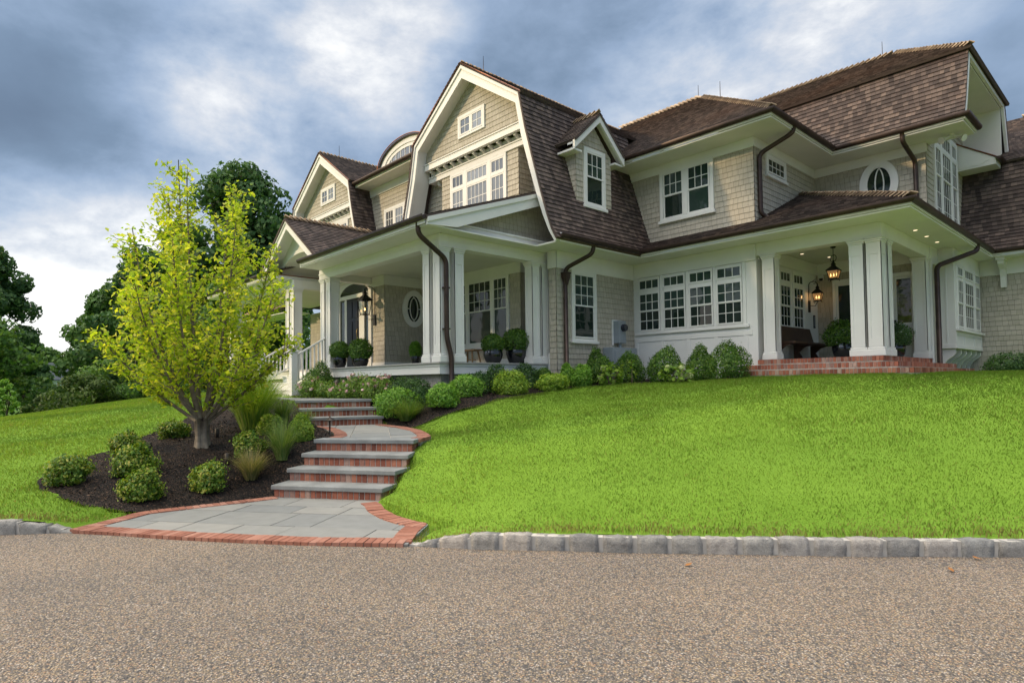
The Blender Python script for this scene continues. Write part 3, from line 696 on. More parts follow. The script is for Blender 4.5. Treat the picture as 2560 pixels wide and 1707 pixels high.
def column(x0, y0, x1, y1, z0, z1):
    core = MB(); w = .0
    core.box(x0+.012, y0+.012, z0, x1-.012, y1-.012, z1)
    F4 = ((front(y0), x0, x1), (side(x1), y0, y1))
    for F, a0, a1 in F4:
        d0, d1 = -.013, 0.
        core.fbox(F, a0, a0+.055, z0+.2, z1-.1, d0, d1); core.fbox(F, a1-.055, a1, z0+.2, z1-.1, d0, d1)
        core.fbox(F, a0+.055, a1-.055, z1-.36, z1-.1, d0, d1); core.fbox(F, a0+.055, a1-.055, z0+.2, z0+.38, d0, d1)
    c = core.build('porch_column', m_white, H)
    b = MB(); b.box(x0-.035, y0-.035, z0, x1+.035, y1+.035, z0+.14); b.box(x0-.018, y0-.018, z0+.14, x1+.018, y1+.018, z0+.19); b.build('column_base', m_white, c, bevel=.012)
    k = MB(); k.box(x0-.015, y0-.015, z1-.11, x1+.015, y1+.015, z1-.07); k.box(x0-.03, y0-.03, z1-.07, x1+.03, y1+.03, z1-.03); k.box(x0-.045, y0-.045, z1-.03, x1+.045, y1+.045, z1); k.build('column_capital', m_white, c, bevel=.008)
    return c

PO = [(0,10.31),(2.31,8.71),(2.53,7.75),(2.87,6.61),(3.08,5.93),(3.23,5.48),(3.38,5.09),(3.53,4.83)]
PI = [(0,9.95),(2.16,8.51),(2.34,7.67),(2.63,6.74),(2.86,6.05),(3.07,5.48),(3.25,5.09),(3.44,4.79)]
def mixp(a, b, t): return [(p[0]+(q[0]-p[0])*t, p[1]+(q[1]-p[1])*t) for p, q in zip(a, b)]
def gable(Xm, yR, yL, yU):
    for sg, yb in ((1, yR), (-1, yL)):
        s = 0.
        for j in range(len(PO)-1, 0, -1):
            (xa, za), (xb, zb) = PO[j], PO[j-1]; L = math.hypot(xb-xa, zb-za)
            y0, y1 = 10.34, (yU if j == 1 else yb); e = (.10 if j == 1 else 0.)     # the upper slope oversails the kink
            A = (Xm+sg*(xa+e*.82), za-e*.57); B = (Xm+sg*xb, zb)
            roof('roof', [(A[0], y0, A[1]), (A[0], y1, A[1]), (B[0], y1, B[1]), (B[0], y0, B[1])], (0, sg, 0), v0=-s if j > 1 else 0., raise_=.05 if j > 1 else .07)
            s += L
    F = front(10.48); b = MB(); c = MB(); so_ = MB()
    for sg in (1, -1):
        m = lambda L: [(Xm+sg*x, z) for x, z in L] if sg > 0 else [(Xm-x, z) for x, z in L]
        o, i = m(PO), m(PI)
        if sg > 0: b.strip(F, o, i, 0, .08); c.strip(F, o, m(mixp(PO, PI, .27)), .08, .115); so_.strip(F, m(mixp(PO, PI, .72)), m(mixp(PO, PI, .86)), -.46, 0)
        else: b.strip(F, i, o, 0, .08); c.strip(F, m(mixp(PO, PI, .27)), o, .08, .115); so_.strip(F, m(mixp(PO, PI, .86)), m(mixp(PO, PI, .72)), -.46, 0)
    bb = b.build('barge_board', m_white, H); c.build('barge_moulding', m_white, bb); so_.build('gable_soffit', m_white, H)
    ku = MB()
    for sg in (1, -1):
        e = [(Xm+sg*x, z) for x, z in PO[:2]]
        ku.tube([(e[0][0], 10.345, e[0][1]+.06), (e[1][0]+sg*.09, 10.345, e[1][1]+.0)], .018, 6)
    ku.build('drip_edge', m_copnew, H)
    Fu, Fl, Fb = front(10.755), front(10.95), front(11.45)
    w = 2.24
    swall(Fu, [(Xm-w, 8.1), (Xm+w, 8.1), (Xm+2.2, 8.54), (Xm, 10.02), (Xm-2.2, 8.54)])
    swall(Fl, rect(Xm-1.68, Xm+1.68, 6.1, 7.9)); swall(Fb, [(Xm-2.9, 6.1), (Xm+2.9, 6.1), (Xm+2.33, 7.95), (Xm-2.33, 7.95)]); swall(side(Xm+1.68), rect(10.95, 11.45, 6.1, 7.9))
    T = [(Fu, Xm-w, Xm+w, 7.98, 8.15, -.05, .06), (Fu, Xm-w, Xm+w, 8.15, 8.18, -.05, .085), (Fl, Xm-2.3, Xm+2.3, 7.66, 7.80, -.5, .05), (Fl, Xm-2.3, Xm+2.3, 7.80, 7.84, -.5, .075), (Fl, Xm-2.25, Xm+2.25, 7.84, 7.98, -.5, .01)]
    trim('gable_trim', T)
    for k in range(13):
        a = Xm-2.05+k*4.1/12; q = MB()
        q.prism(Frame((a-.04, 10.94, 7.84), (0, -1, 0)), [(0, 0), (.10, .07), (.165, .09), (.165, .14), (0, .14)], -.075, 0); q.build('bracket', m_white, H)
    window(Fu, [(Xm-.50, Xm-.03, 8.56, 9.04, 2, 2, 1), (Xm+.03, Xm+.50, 8.56, 9.04, 2, 2, 1)], frame_boxes(Xm-.59, Xm+.59, 8.48, 9.13, .09, [(Xm-.03, Xm+.03, 8.54, 9.04)]), m_glass_hi)
    sash = []
    for a0, a1, c_ in ((Xm-1.15, Xm-.60, 3), (Xm-.46, Xm+.46, 5), (Xm+.60, Xm+1.15, 3)):
        sash += [(a0, a1, 7.21, 7.58, c_, 1, 1), (a0, a1, 6.36, 7.14, c_, 2, 1)]
    window(Fl, sash, [(Xm-1.23, Xm-1.15, 6.2, 7.66), (Xm+1.15, Xm+1.23, 6.2, 7.66), (Xm-.60, Xm-.46, 6.2, 7.66), (Xm+.46, Xm+.60, 6.2, 7.66), (Xm-1.15, Xm-.60, 7.58, 7.66), (Xm-.46, Xm+.46, 7.58, 7.66), (Xm+.60, Xm+1.15, 7.58, 7.66), (Xm-1.15, Xm-.60, 7.14, 7.21), (Xm-.46, Xm+.46, 7.14, 7.21), (Xm+.60, Xm+1.15, 7.14, 7.21), (Xm-1.15, Xm-.6, 6.2, 6.36), (Xm-.46, Xm+.46, 6.2, 6.36), (Xm+.6, Xm+1.15, 6.2, 6.36)], m_glass_hi)
    q = MB()                                               # scrolled brackets under the jetty ends
    for a in (Xm-1.95, Xm+1.95):
        q.prism(Frame((a-.06, 11.45, 7.2), (0, -1, 0)), [(0, 0), (.06, .02), (.10, .18), (.2, .30), (.42, .36), (.46, .46), (0, .46)], -.12, 0)
    q.build('jetty_bracket', m_white, H)
    rd = MB(); rd.tube([(Xm, 11.2, 10.35), (Xm, 11.2, 10.85)], [.012, .006], 5); rd.build('lightning_rod', m_copper, H)
    caps((Xm, 10.4, 10.37), (Xm, yU, 10.37), (1, 0, -.69), (-1, 0, -.69))
XR, XL = -13.21, -21.97
gable(XR, 14.7, 13.5, 18.0); gable(XL, 13.5, 13.5, 16.0)

# middle front between the gables
Fm = front(11.18)
swall(Fm, rect(-20.2, -15.0, 6.2, 8.22))
trim('frieze', [(Fm, -20.0, -15.2, 8.19, 8.46, 0, .05)])
boxes('soffit', [(-19.56, 10.6, 8.46, -15.62, 11.2, 8.50)]); boxes('fascia', [(-19.56, 10.575, 8.46, -15.62, 10.6, 8.60)])
gutter([(-19.56, 10.50), (-15.62, 10.50)], 8.60)
roof('roof', [(-19.58, 10.50, 8.58), (-15.60, 10.50, 8.58), (-14.6, 13.5, 10.28), (-20.6, 13.5, 10.28)], (1, 0, 0))
window(Fm, [(-18.47, -17.95, 6.6, 7.48, 3, 3, 1), (-17.86, -17.34, 6.6, 7.48, 3, 3, 1), (-17.25, -16.73, 6.6, 7.48, 3, 3, 1)], frame_boxes(-18.56, -16.64, 6.5, 7.57, .09, [(-17.95, -17.86, 6.55, 7.48), (-17.34, -17.25, 6.55, 7.48)]), m_glass_hi)
def eyebrow():
    Xc, zb = -17.6, 9.10; F = front(11.40); n = 28
    def arc(hw, h, b=zb, fl=0.): return [(Xc+hw*math.cos(math.pi-math.pi*i/n), b+h*math.sin(math.pi*i/n)) for i in range(n+1)]
    r = MB(); o, i = arc(1.61, .785), arc(1.56, .74); r.strip(front(12.9), o, i, 0, 1.62)
    root = r.build('eyebrow_dormer', m_roof, H)
    b = MB(); b.strip(F, arc(1.57, .745), arc(1.30, .56), -.03, .05); b.strip(F, arc(1.30, .56), arc(1.12, .44), -.03, .02); b.fbox(F, Xc-1.57, Xc+1.57, zb-.02, zb+.09, -.03, .09); b.build('dormer_trim', m_white, root)
    g = MB(); g.strip(F, arc(1.12, .44), [(x, zb+.05) for x, z in arc(1.12, .44)], -.02, .0); g.build('pane', m_glass_hi, root)
    s = MB()
    for k in range(1, 8): a = Xc-1.12+2.24*k/8; s.fbox(F, a-.012, a+.012, zb+.09, zb+.44*math.sqrt(max(0, 1-((a-Xc)/1.12)**2)), 0, .015)
    s.build('sash', m_white, root)
    e = MB(); e.tube([(x, 11.26, z+.02) for x, z in arc(1.61, .785)], .02, 6); e.build('drip_edge', m_copnew, root)
eyebrow()

# front porch ------------------------------------------------------------
def pz(y): return 4.99+(y-7.24)*.348
roof('roof', [(-16.55, 7.24, 4.99), (-10.40, 7.24, 4.99), (-10.40, 11.25, pz(11.25)), (-16.55, 11.25, pz(11.25))], (1, 0, 0))
roof('roof', [(-24.8, 7.24, 4.99), (-18.65, 7.24, 4.99), (-18.65, 11.25, pz(11.25)), (-24.8, 11.25, pz(11.25))], (1, 0, 0))
roof('roof', [(-18.65, 9.5, pz(9.5)), (-16.55, 9.5, pz(9.5)), (-16.55, 11.25, pz(11.25)), (-18.65, 11.25, pz(11.25))], (1, 0, 0))
boxes('porch_wall_infill', [(-18.75, 9.42, 4.7, -16.45, 9.5, 5.9)])
gutter([(-16.55, 7.20), (-10.42, 7.20)], 4.975); gutter([(-24.8, 7.20), (-18.65, 7.20)], 4.975)
Fr = side(-10.46)
q = MB(); zr = lambda y: pz(y)-.045
q.prism(Fr, [(7.27, 4.80), (8.05, 4.86), (11.0, zr(11.0)-.30), (11.0, zr(11.0)), (7.27, zr(7.27))], 0, .045)
q.prism(Fr, [(7.27, zr(7.27)-.10), (11.0, zr(11.0)-.10), (11.0, zr(11.0)), (7.27, zr(7.27))], .045, .075)
q.build('rake_board', m_white, H)
q = MB(); q.prism(side(-10.82), [(7.3, zr(7.3)-.06), (11.2, zr(11.2)-.06), (11.2, zr(11.2)-.01), (7.3, zr(7.3)-.01)], 0, .36); q.box(-10.82, 7.28, 4.80, -10.46, 11.4, 4.83); q.box(-11.0, 7.95, 4.801, -10.815, 11.6, 4.97); q.build('rake_soffit', m_white, H)
swall(side(-10.80), [(8.0, 4.98), (11.9, 4.98), (11.9, 6.15), (11.2, 6.15), (8.2, pz(8.2)-.1)])
trim('pediment_band', [(side(-10.80), 7.9, 11.9, 4.83, 4.98, 0, .16), (side(-10.80), 7.9, 11.9, 4.98, 5.02, 0, .19)])
boxes('soffit', [(-16.6, 7.26, 4.80, -10.82, 7.90, 4.83), (-24.8, 7.26, 4.80, -18.6, 7.90, 4.83)])
boxes('porch_beam', [(-16.72, 7.885, 4.53, -10.865, 8.15, 4.80), (-11.13, 8.15, 4.53, -10.865, 11.3, 4.80), (-24.7, 7.885, 4.53, -18.48, 8.15, 4.80), (-16.72, 8.15, 4.53, -16.46, 9.46, 4.80), (-18.74, 8.15, 4.53, -18.48, 9.46, 4.80)])
trim('beam_moulding', [(front(7.885), -16.74, -10.85, 4.66, 4.69, 0, .012), (side(-10.865), 7.9, 11.3, 4.66, 4.69, 0, .012), (front(7.885), -24.7, -18.48, 4.66, 4.69, 0, .012)], bevel=0)
boxes('porch_ceiling', [(-24.6, 8.1, 4.735, -18.7, 11.2, 4.77), (-16.5, 8.1, 4.735, -11.0, 11.2, 4.77), (-18.7, 9.3, 4.735, -16.5, 11.2, 4.77)], m_ceil)
boxes('eave_return', [(-19.3, 7.27, 4.83, -18.62, 9.3, 4.905)]); boxes('eave_return', [(-16.58, 7.27, 4.83, -15.9, 9.3, 4.905)]); boxes('flashing', [(-19.3, 7.25, 4.905, -18.60, 9.3, 4.93)], m_copnew)
for x0, x1 in ((-11.52, -11.26), (-11.12, -10.86)): column(x0, 7.90, x1, 8.16, 1.98, 4.53)
column(-11.12, 8.30, -10.86, 8.56, 1.98, 4.53)
for y0 in (10.72, 11.06): column(-11.12, y0, -10.86, y0+.26, 1.98, 4.53)
for x0 in (-16.68, -16.32, -18.78, -19.14): column(x0, 7.90, x0+.27, 8.17, 1.98, 4.53)
for x0 in (-24.4, -24.0): column(x0, 7.90, x0+.27, 8.17, 1.98, 4.53)
boxes('porch_deck', [(-16.45, 7.83, 1.945, -10.82, 11.2, 1.98), (-24.7, 7.83, 1.945, -18.75, 11.2, 1.98), (-18.75, 7.83, 1.945, -16.45, 11.2, 1.981)], m_floor)
boxes('deck_skirt', [(-16.45, 7.865, 1.885, -10.855, 8.0, 1.945), (-16.45, 7.88, 1.72, -10.87, 8.0, 1.885), (-10.95, 8.0, 1.885, -10.855, 11.5, 1.945), (-10.95, 8.0, 1.72, -10.87, 11.5, 1.885), (-24.7, 7.865, 1.885, -18.75, 8.0, 1.945), (-24.7, 7.88, 1.72, -18.75, 8.0, 1.885)])
boxes('foundation', [(-24.6, 8.0, .9, -11.0, 8.2, 1.72), (-11.1, 8.2, .9, -11.0, 11.5, 1.72), (-10.6, 11.25, .9, -10.53, 14.3, 1.45)], m_granite)
boxes('corner_post', [(-10.80, 11.2, 1.72, -10.62, 11.36, 2.25)])
# walls behind the porch
swall(Fm, rect(-15.76, -11.76, 1.98, 4.47)); swall(side(-11.76), rect(11.18, 11.85, 1.98, 4.47)); swall(front(11.85), rect(-11.76, -10.7, 1.98, 4.47)); swall(Fm, rect(-24.5, -19.44, 1.98, 4.47))
Fv = front(9.46); swall(Fv, rect(-16.45, -15.76, 1.98, 4.47)); swall(Fv, rect(-19.44, -18.7, 1.98, 4.47)); swall(side(-15.76), rect(9.46, 11.18, 1.98, 4.47))
trim('frieze', [(Fm, -15.76, -11.74, 4.44, 4.735, 0, .03), (side(-11.76), 11.15, 11.85, 4.44, 4.735, 0, .03), (front(11.85), -11.73, -10.7, 4.44, 4.735, 0, .03), (Fv, -19.46, -15.74, 4.44, 4.735, 0, .03), (side(-15.76), 9.43, 11.18, 4.44, 4.735, 0, .03)])
trim('base_board', [(Fm, -15.7, -11.74, 1.98, 2.16, 0, .03), (Fv, -16.45, -15.74, 1.98, 2.16, 0, .03), (side(-15.76), 9.43, 11.18, 1.98, 2.16, 0, .03)])
window(Fm, [(a0, a1, 2.62, 3.57, c, 1, 0) for a0, a1, c in ((-14.66, -14.05, 1), (-13.94, -12.93, 1), (-12.84, -12.27, 1))]+[(a0, a1, 3.53, 4.40, c, 3, 1) for a0, a1, c in ((-14.66, -14.05, 3), (-13.94, -12.93, 4), (-12.84, -12.27, 3))],
       [(-14.78, -14.66, 2.5, 4.44), (-14.05, -13.94, 2.5, 4.44), (-12.93, -12.84, 2.5, 4.44), (-12.27, -12.19, 2.5, 4.44), (-14.66, -14.05, 2.5, 2.62), (-13.94, -12.93, 2.5, 2.62), (-12.84, -12.27, 2.5, 2.62), (-14.66, -14.05, 4.40, 4.44), (-13.94, -12.93, 4.40, 4.44), (-12.84, -12.27, 4.40, 4.44)], sill=(-14.8, -12.15, 2.46, 2.53))
def oval(F, ca, cb, ra, rb, w, style):
    n = 40; E = lambda k, x, y: (ca+x*math.cos(2*math.pi*k/n), cb+y*math.sin(2*math.pi*k/n))
    mb = MB(); mb.strip(F, [E(k, ra, rb) for k in range(n+1)], [E(k, ra-w, rb-w) for k in range(n+1)], 0, .06)
    root = mb.build('oval_window', m_white, H)
    s = MB(); s.strip(F, [E(k, ra-w, rb-w) for k in range(n+1)], [E(k, ra-w-.035, rb-w-.035) for k in range(n+1)], 0, .045)
    R, Q = ra-w-.03, rb-w-.03
    if style == 0:
        s.strip(F, [E(k, R*.62, Q*.86) for k in range(n+1)], [E(k, R*.62-.025, Q*.86-.025) for k in range(n+1)], 0, .04)
        for t in (0, math.pi/2, math.pi, 1.5*math.pi):
            c, z = math.cos(t), math.sin(t); s.fbox(F, min(ca+c*R*.6, ca+c*R)-.01, max(ca+c*R*.6, ca+c*R)+.01, min(cb+z*Q*.84, cb+z*Q)-.01, max(cb+z*Q*.84, cb+z*Q)+.01, 0, .035)
    else:
        for sg in (-1, 1):
            pts = [(ca+sg*(R*.42-R*.78*math.cos(1.15*t)), cb+Q*.97*math.sin(1.45*t)/math.sin(1.45)) for t in [-1+2*i/20 for i in range(21)]]
            s.strip(F, pts if sg < 0 else [(x+.028, z) for x, z in pts], [(x+.028, z) for x, z in pts] if sg < 0 else pts, 0, .038)
    s.build('sash', m_white, root)
    g = MB(); g.prism(F, [E(k, ra-w, rb-w) for k in range(n)], 0, .02); g.build('pane', m_glass, root)
oval(side(-15.76), 10.46, 3.79, .40, .56, .13, 0)
# front door with sidelights and fanlight
trim('door_surround', [(Fv, -18.66, -18.44, 1.98, 4.45, 0, .06), (Fv, -16.62, -16.45, 1.98, 4.45, 0, .06), (Fv, -18.12, -17.98, 1.98, 4.3, 0, .06), (Fv, -17.18, -16.86, 1.98, 4.3, 0, .06), (Fv, -18.44, -16.62, 4.22, 4.34, 0, .09), (Fv, -18.44, -18.12, 1.98, 2.62, 0, .04), (Fv, -16.86, -16.62, 1.98, 2.62, 0, .04)])
d = boxes('front_door', [(-17.98, 9.41, 1.99, -17.18, 9.455, 4.22)], m_door, bevel=.004)
for a0, a1, b0, b1 in ((-17.9, -17.62, 2.15, 2.75), (-17.54, -17.26, 2.15, 2.75), (-17.9, -17.62, 2.87, 3.5), (-17.54, -17.26, 2.87, 3.5), (-17.9, -17.62, 3.6, 4.12), (-17.54, -17.26, 3.6, 4.12)):
    p_ = MB(); p_.box(a0, 9.395, b0, a1, 9.412, b1); p_.build('door_panel', m_door, d, bevel=.006)
hd = MB(); hd.tube([(-17.25, 9.39, 2.95), (-17.25, 9.36, 3.0), (-17.25, 9.36, 3.2), (-17.25, 9.39, 3.25)], .012, 6); hd.build('door_handle', plain('aged_brass', (.35, .24, .09), .3, 1), d)
for a0, a1 in ((-18.44, -18.12), (-16.86, -16.62)): g = MB(); g.fbox(Fv, a0, a1, 2.62, 4.22, 0, .02); g.build('sidelight', m_glass, H)
g = MB(); n = 16; arc_ = [(-17.53+.88*math.cos(math.pi*k/n), 4.34+.34*math.sin(math.pi*k/n)) for k in range(n+1)]; g.prism(Fv, arc_, .031, .05); g.build('fanlight', m_glass, H)
# wooden front stair with balustrades
st = MB(); yf = [6.98, 7.27, 7.56]; zt = [1.40, 1.595, 1.79]
for y_, z_ in zip(yf, zt): st.box(-18.55, y_-.02, z_-.035, -16.35, 7.88, z_); st.box(-18.53, y_, 1.1, -16.37, 7.88, z_-.035)
st.box(-18.53, 7.85, 1.1, -16.37, 7.9, 1.945)
st.build('front_stair', m_white, H, bevel=.006)
for xs in (-16.42, -18.80):
    b = MB(); sl_ = .60
    P0, P1 = (7.06, 2.30), (7.92, 2.30+.86*sl_)
    for dz, hh in ((0, .05), (-.72, .04)):
        b.hexa([(xs-.035, P0[0], P0[1]+dz), (xs+.035, P0[0], P0[1]+dz), (xs+.035, P1[0], P1[1]+dz), (xs-.035, P1[0], P1[1]+dz), (xs-.035, P0[0], P0[1]+dz+hh), (xs+.035, P0[0], P0[1]+dz+hh), (xs+.035, P1[0], P1[1]+dz+hh), (xs-.035, P1[0], P1[1]+dz+hh)])
    bal = b.build('balustrade', m_white, H)
    for k in range(7):
        y_ = 7.14+k*.115; z_ = 2.30+(y_-7.06)*sl_; q = MB(); q.box(xs-.018, y_-.018, z_-.70, xs+.018, y_+.018, z_); q.build('baluster', m_white, bal)
    q = MB(); q.box(xs-.085, 6.91, 1.15, xs+.085, 7.08, 2.42); q.box(xs-.11, 6.885, 2.42, xs+.11, 7.105, 2.46); q.box(xs-.095, 6.9, 2.46, xs+.095, 7.09, 2.50); q.build('newel_post', m_white, bal, bevel=.01)
# portico gable over the stair
Xp = -17.6; pr_ = lambda x: 6.36-abs(x-Xp)*.70
for sg in (1, -1): roof('roof', [(Xp, 7.22, 6.40), (Xp, 10.6, 6.40), (Xp+sg*2.04, 10.6, 6.40-2.04*.7), (Xp+sg*2.04, 7.22, 6.40-2.04*.7)], (0, sg, 0))
Fp = front(7.34); b = MB(); t_ = MB(); s_ = MB()
for sg in (1, -1):
    o = [(Xp, 6.36), (Xp+sg*2.0, pr_(Xp+2.0))]; i = [(Xp, 6.36-.27), (Xp+sg*1.87, pr_(Xp+1.87)-.27)]; k = [(Xp, 6.27), (Xp+sg*1.98, pr_(Xp+1.98)-.09)]
    (b.strip(Fp, o, i, 0, .06) if sg > 0 else b.strip(Fp, i, o, 0, .06)); (t_.strip(Fp, o, k, .06, .09) if sg > 0 else t_.strip(Fp, k, o, .06, .09))
    u_ = [(Xp, 6.31), (Xp+sg*1.95, pr_(Xp+1.95)-.05)]; l_ = [(Xp, 6.27), (Xp+sg*1.95, pr_(Xp+1.95)-.09)]
    (s_.strip(Fp, u_, l_, -.5, 0) if sg > 0 else s_.strip(Fp, l_, u_, -.5, 0))
bb = b.build('portico_rake', m_white, H); t_.build('rake_moulding', m_white, bb); s_.build('portico_soffit', m_white, H)
n = 24; xs = [Xp+1.75-3.5*i/n for i in range(n+1)]
za = lambda x: 4.90+.54*math.sqrt(max(0, 1-((x-Xp)/1.30)**2)) if abs(x-Xp) < 1.30 else 4.90
q = MB(); q.strip(front(7.70), [(x, max(za(x)+.002, pr_(x)-.05)) for x in reversed(xs)], [(x, za(x)) for x in reversed(xs)], -.06, .0); q.build('tympanum', m_white, H)
q = MB(); xa_ = [Xp+1.30*math.cos(math.pi*i/n) for i in range(n+1)]; q.strip(front(9.45), [(x, za(x)+.05) for x in reversed(xa_)], [(x, za(x)) for x in reversed(xa_)], 0, 1.74); q.build('barrel_vault', m_white, H)
q = MB(); q.strip(front(7.70), [(x, za(x)+.11) for x in reversed(xa_)], [(x, za(x)) for x in reversed(xa_)], 0, .025); q.build('arch_moulding', m_white, H)
caps((Xp, 7.25, 6.44), (Xp, 10.2, 6.44), (1, 0, -.7), (-1, 0, -.7), .1)
# low roof beyond the left porch
roof('roof', [(-31, 10.2, 4.72), (-24.6, 10.2, 4.72), (-24.6, 11.6, 5.5), (-31, 11.6, 5.5)], (1, 0, 0), m=m_cap); gutter([(-31, 10.15), (-24.6, 10.15)], 4.70); boxes('soffit', [(-31, 10.2, 4.5, -24.6, 11.18, 4.54)])

# side wall, glazed wing ----------------------------------------------------
Fs = side(-10.48)
swall(Fs, rect(11.18, 14.39, 1.2, 4.40)); swall(Fm, rect(-10.72, -10.48, 1.5, 4.40))
trim('frieze', [(Fs, 11.15, 14.39, 4.37, 4.80, 0, .035), (Fm, -10.74, -10.445, 4.37, 4.80, 0, .035)])
window(Fs, [(11.81, 12.61, 2.64, 3.50, 1, 1, 0), (11.81, 12.61, 3.46, 4.30, 3, 3, 1)], frame_boxes(11.72, 12.70, 2.56, 4.38, .09), sill=(11.68, 12.74, 2.50, 2.57))
Fw = front(14.39)
boxes('white_wall', [(-10.48, 14.39, 1.3, -6.86, 14.5, 4.80)], bevel=0)
T = [(Fw, -10.44, -6.86, 4.40, 4.80, 0, .035), (Fw, -10.40, -7.05, 2.795, 2.86, 0, .055), (Fw, -10.40, -7.08, 2.86, 2.885, 0, .03), (Fw, -10.44, -6.99, 2.60, 2.72, 0, .016)]
for x in (-10.40, -9.54, -8.74, -7.95, -7.16): T.append((Fw, x-.055, x+.055, 1.5, 2.60, 0, .015))
for x in (-10.33, -9.535, -8.74, -7.955, -7.17): T.append((Fw, x-.045, x+.045, 2.885, 4.40, 0, .02))
trim('wall_panelling', T)
for a0, a1 in ((-10.27, -9.59), (-9.475, -8.795), (-8.685, -8.005), (-7.90, -7.22)):
    window(Fw, [(a0, a1, 2.90, 3.47, 3, 2, 0), (a0, a1, 3.44, 3.96, 3, 2, 1), (a0, a1, 4.045, 4.345, 3, 1, 1)], [(a0, a1, 3.96, 4.045), (a0, a1, 4.345, 4.385)], dc=.03)
# right hand porch
Fi = side(-6.86)
boxes('white_wall', [(-6.96, 14.5, 1.6, -6.86, 18.07, 4.80)], bevel=0)
for a0, a1 in ((15.60, 16.22), (16.40, 17.02)):
    window(Fi, [(a0, a1, 2.86, 3.42, 3, 2, 0), (a0, a1, 3.39, 3.95, 3, 2, 1), (a0, a1, 4.02, 4.30, 3, 1, 1)], frame_boxes(a0-.07, a1+.07, 2.78, 4.37, .07, [(a0, a1, 3.95, 4.02)]))
Fk = front(18.07)
swall(Fk, rect(-6.86, -4.16, 1.98, 4.47)); trim('frieze', [(Fk, -6.86, -4.16, 4.42, 4.735, 0, .03), (Fi, 14.5, 18.05, 4.42, 4.735, 0, .02)])
for a0, a1, g0, g1 in ((-6.44, -5.36, -6.30, -5.50), (-5.02, -4.46, -4.89, -4.57)):
    dd = trim('porch_door', [(Fk, a0, a0+.09, 1.98, 4.22, 0, .06), (Fk, a1-.09, a1, 1.98, 4.22, 0, .06), (Fk, a0+.09, a1-.09, 4.11, 4.22, 0, .06), (Fk, a0+.09, g0, 1.99, 4.11, 0, .035), (Fk, g1, a1-.09, 1.99, 4.11, 0, .035), (Fk, g0, g1, 1.99, 2.92, 0, .035), (Fk, g0, g1, 4.05, 4.11, 0, .035)])
    g = MB(); g.fbox(Fk, g0, g1, 2.92, 4.05, 0, .022); g.build('pane', m_glass, dd)
    hd = MB(); hd.lathe([(0, 0), (.03, .0), (.035, .03), (.015, .05), (0, .05)], (g0-.05, 18.0, 2.95), 8); hd.build('door_handle', m_black, dd)
for x0, y0 in ((-6.73, 14.42), (-4.80, 14.42), (-4.46, 14.42), (-4.46, 14.84), (-4.46, 17.74)): column(x0, y0, x0+.29, y0+.29, 1.98, 4.50)
boxes('porch_beam', [(-6.86, 14.405, 4.50, -4.155, 14.72, 4.80), (-4.47, 14.72, 4.50, -4.155, 18.07, 4.80)])
boxes('porch_ceiling', [(-6.86, 14.7, 4.735, -4.45, 18.07, 4.77)], m_ceil)
so2 = [(-10.48, 10.5, 4.80, -9.70, 13.64, 4.84), (-10.48, 13.64, 4.80, -3.42, 14.42, 4.84), (-4.2, 14.42, 4.80, -3.42, 22.0, 4.84), (-3.42, 21.15, 4.80, 13, 22.0, 4.84)]
boxes('soffit', so2, bevel=0)
gutter([(-9.64, 10.46), (-9.64, 13.57), (-3.37, 13.57), (-3.37, 21.07), (13, 21.07)], 4.955)
for (x, y, z) in ((-3.9, 15.89, 4.80), (-3.9, 16.79, 4.80), (-3.9, 17.70, 4.80), (-6.5, 16.2, 4.735), (-6.2, 17.2, 4.735), (-5.2, 17.2, 4.735)):
    q = MB(); q.lathe([(.0, -.004), (.045, -.004), (.065, -.012), (.07, 0)], (x, y, z), 16); rl = q.build('recessed_light', m_white, H)
    q = MB(); q.lathe([(.0, -.006), (.042, -.006)], (x, y, z), 16); q.build('bulb', m_soff, rl)
for L in ([(-16.55, 7.235, 4.83, -10.47, 7.26, 4.98)], [(-24.8, 7.235, 4.83, -18.65, 7.26, 4.98)], [(-9.70, 10.5, 4.84, -9.675, 13.60, 5.0), (-9.70, 13.60, 4.84, -3.39, 13.625, 4.99), (-3.415, 13.625, 4.84, -3.39, 21.1, 4.99), (-3.415, 21.1, 4.84, 13, 21.13, 4.99)],
          [(-10.9, 13.56, 7.46, -6.03, 13.585, 7.60), (-6.055, 13.585, 7.46, -6.03, 17.18, 7.60), (-6.055, 17.18, 7.46, -3.16, 17.2, 7.58), (-3.185, 17.2, 7.46, -3.16, 18.38, 7.58)]): boxes('fascia', L, bevel=0)
# brick terrace: floor and two steps of bricks on edge
tb = MB(); tm_ = MB()
for x0, y0, x1, y1, zt in ((-6.86, 14.34, -4.16, 18.07, 1.98), (-7.15, 13.98, -3.80, 18.70, 1.845), (-7.42, 13.62, -3.44, 18.70, 1.71)):
    brick_row(tb, (x0, y0), (x1, y0), zt-.10, zt, .2, .064); brick_row(tb, (x1, y0), (x1, y1), zt-.10, zt, .2, .064); brick_row(tb, (x0, y1), (x0, y0), zt-.10, zt, .2, .064)
    brick_row(tb, (x0+.02, y0+.02), (x1-.02, y0+.02), zt-.17, zt-.108, .1, .2); brick_row(tb, (x1-.02, y0+.02), (x1-.02, y1), zt-.17, zt-.108, .1, .2)
    tm_.box(x0+.012, y0+.012, zt-.5, x1-.012, y1, zt-.006); tm_.box(x0+.035, y0+.035, zt-.9, x1-.035, y1, zt-.4)
tr_ = tm_.build('brick_terrace', m_mortar, H); tb.build('brick_course', m_brick, tr_)
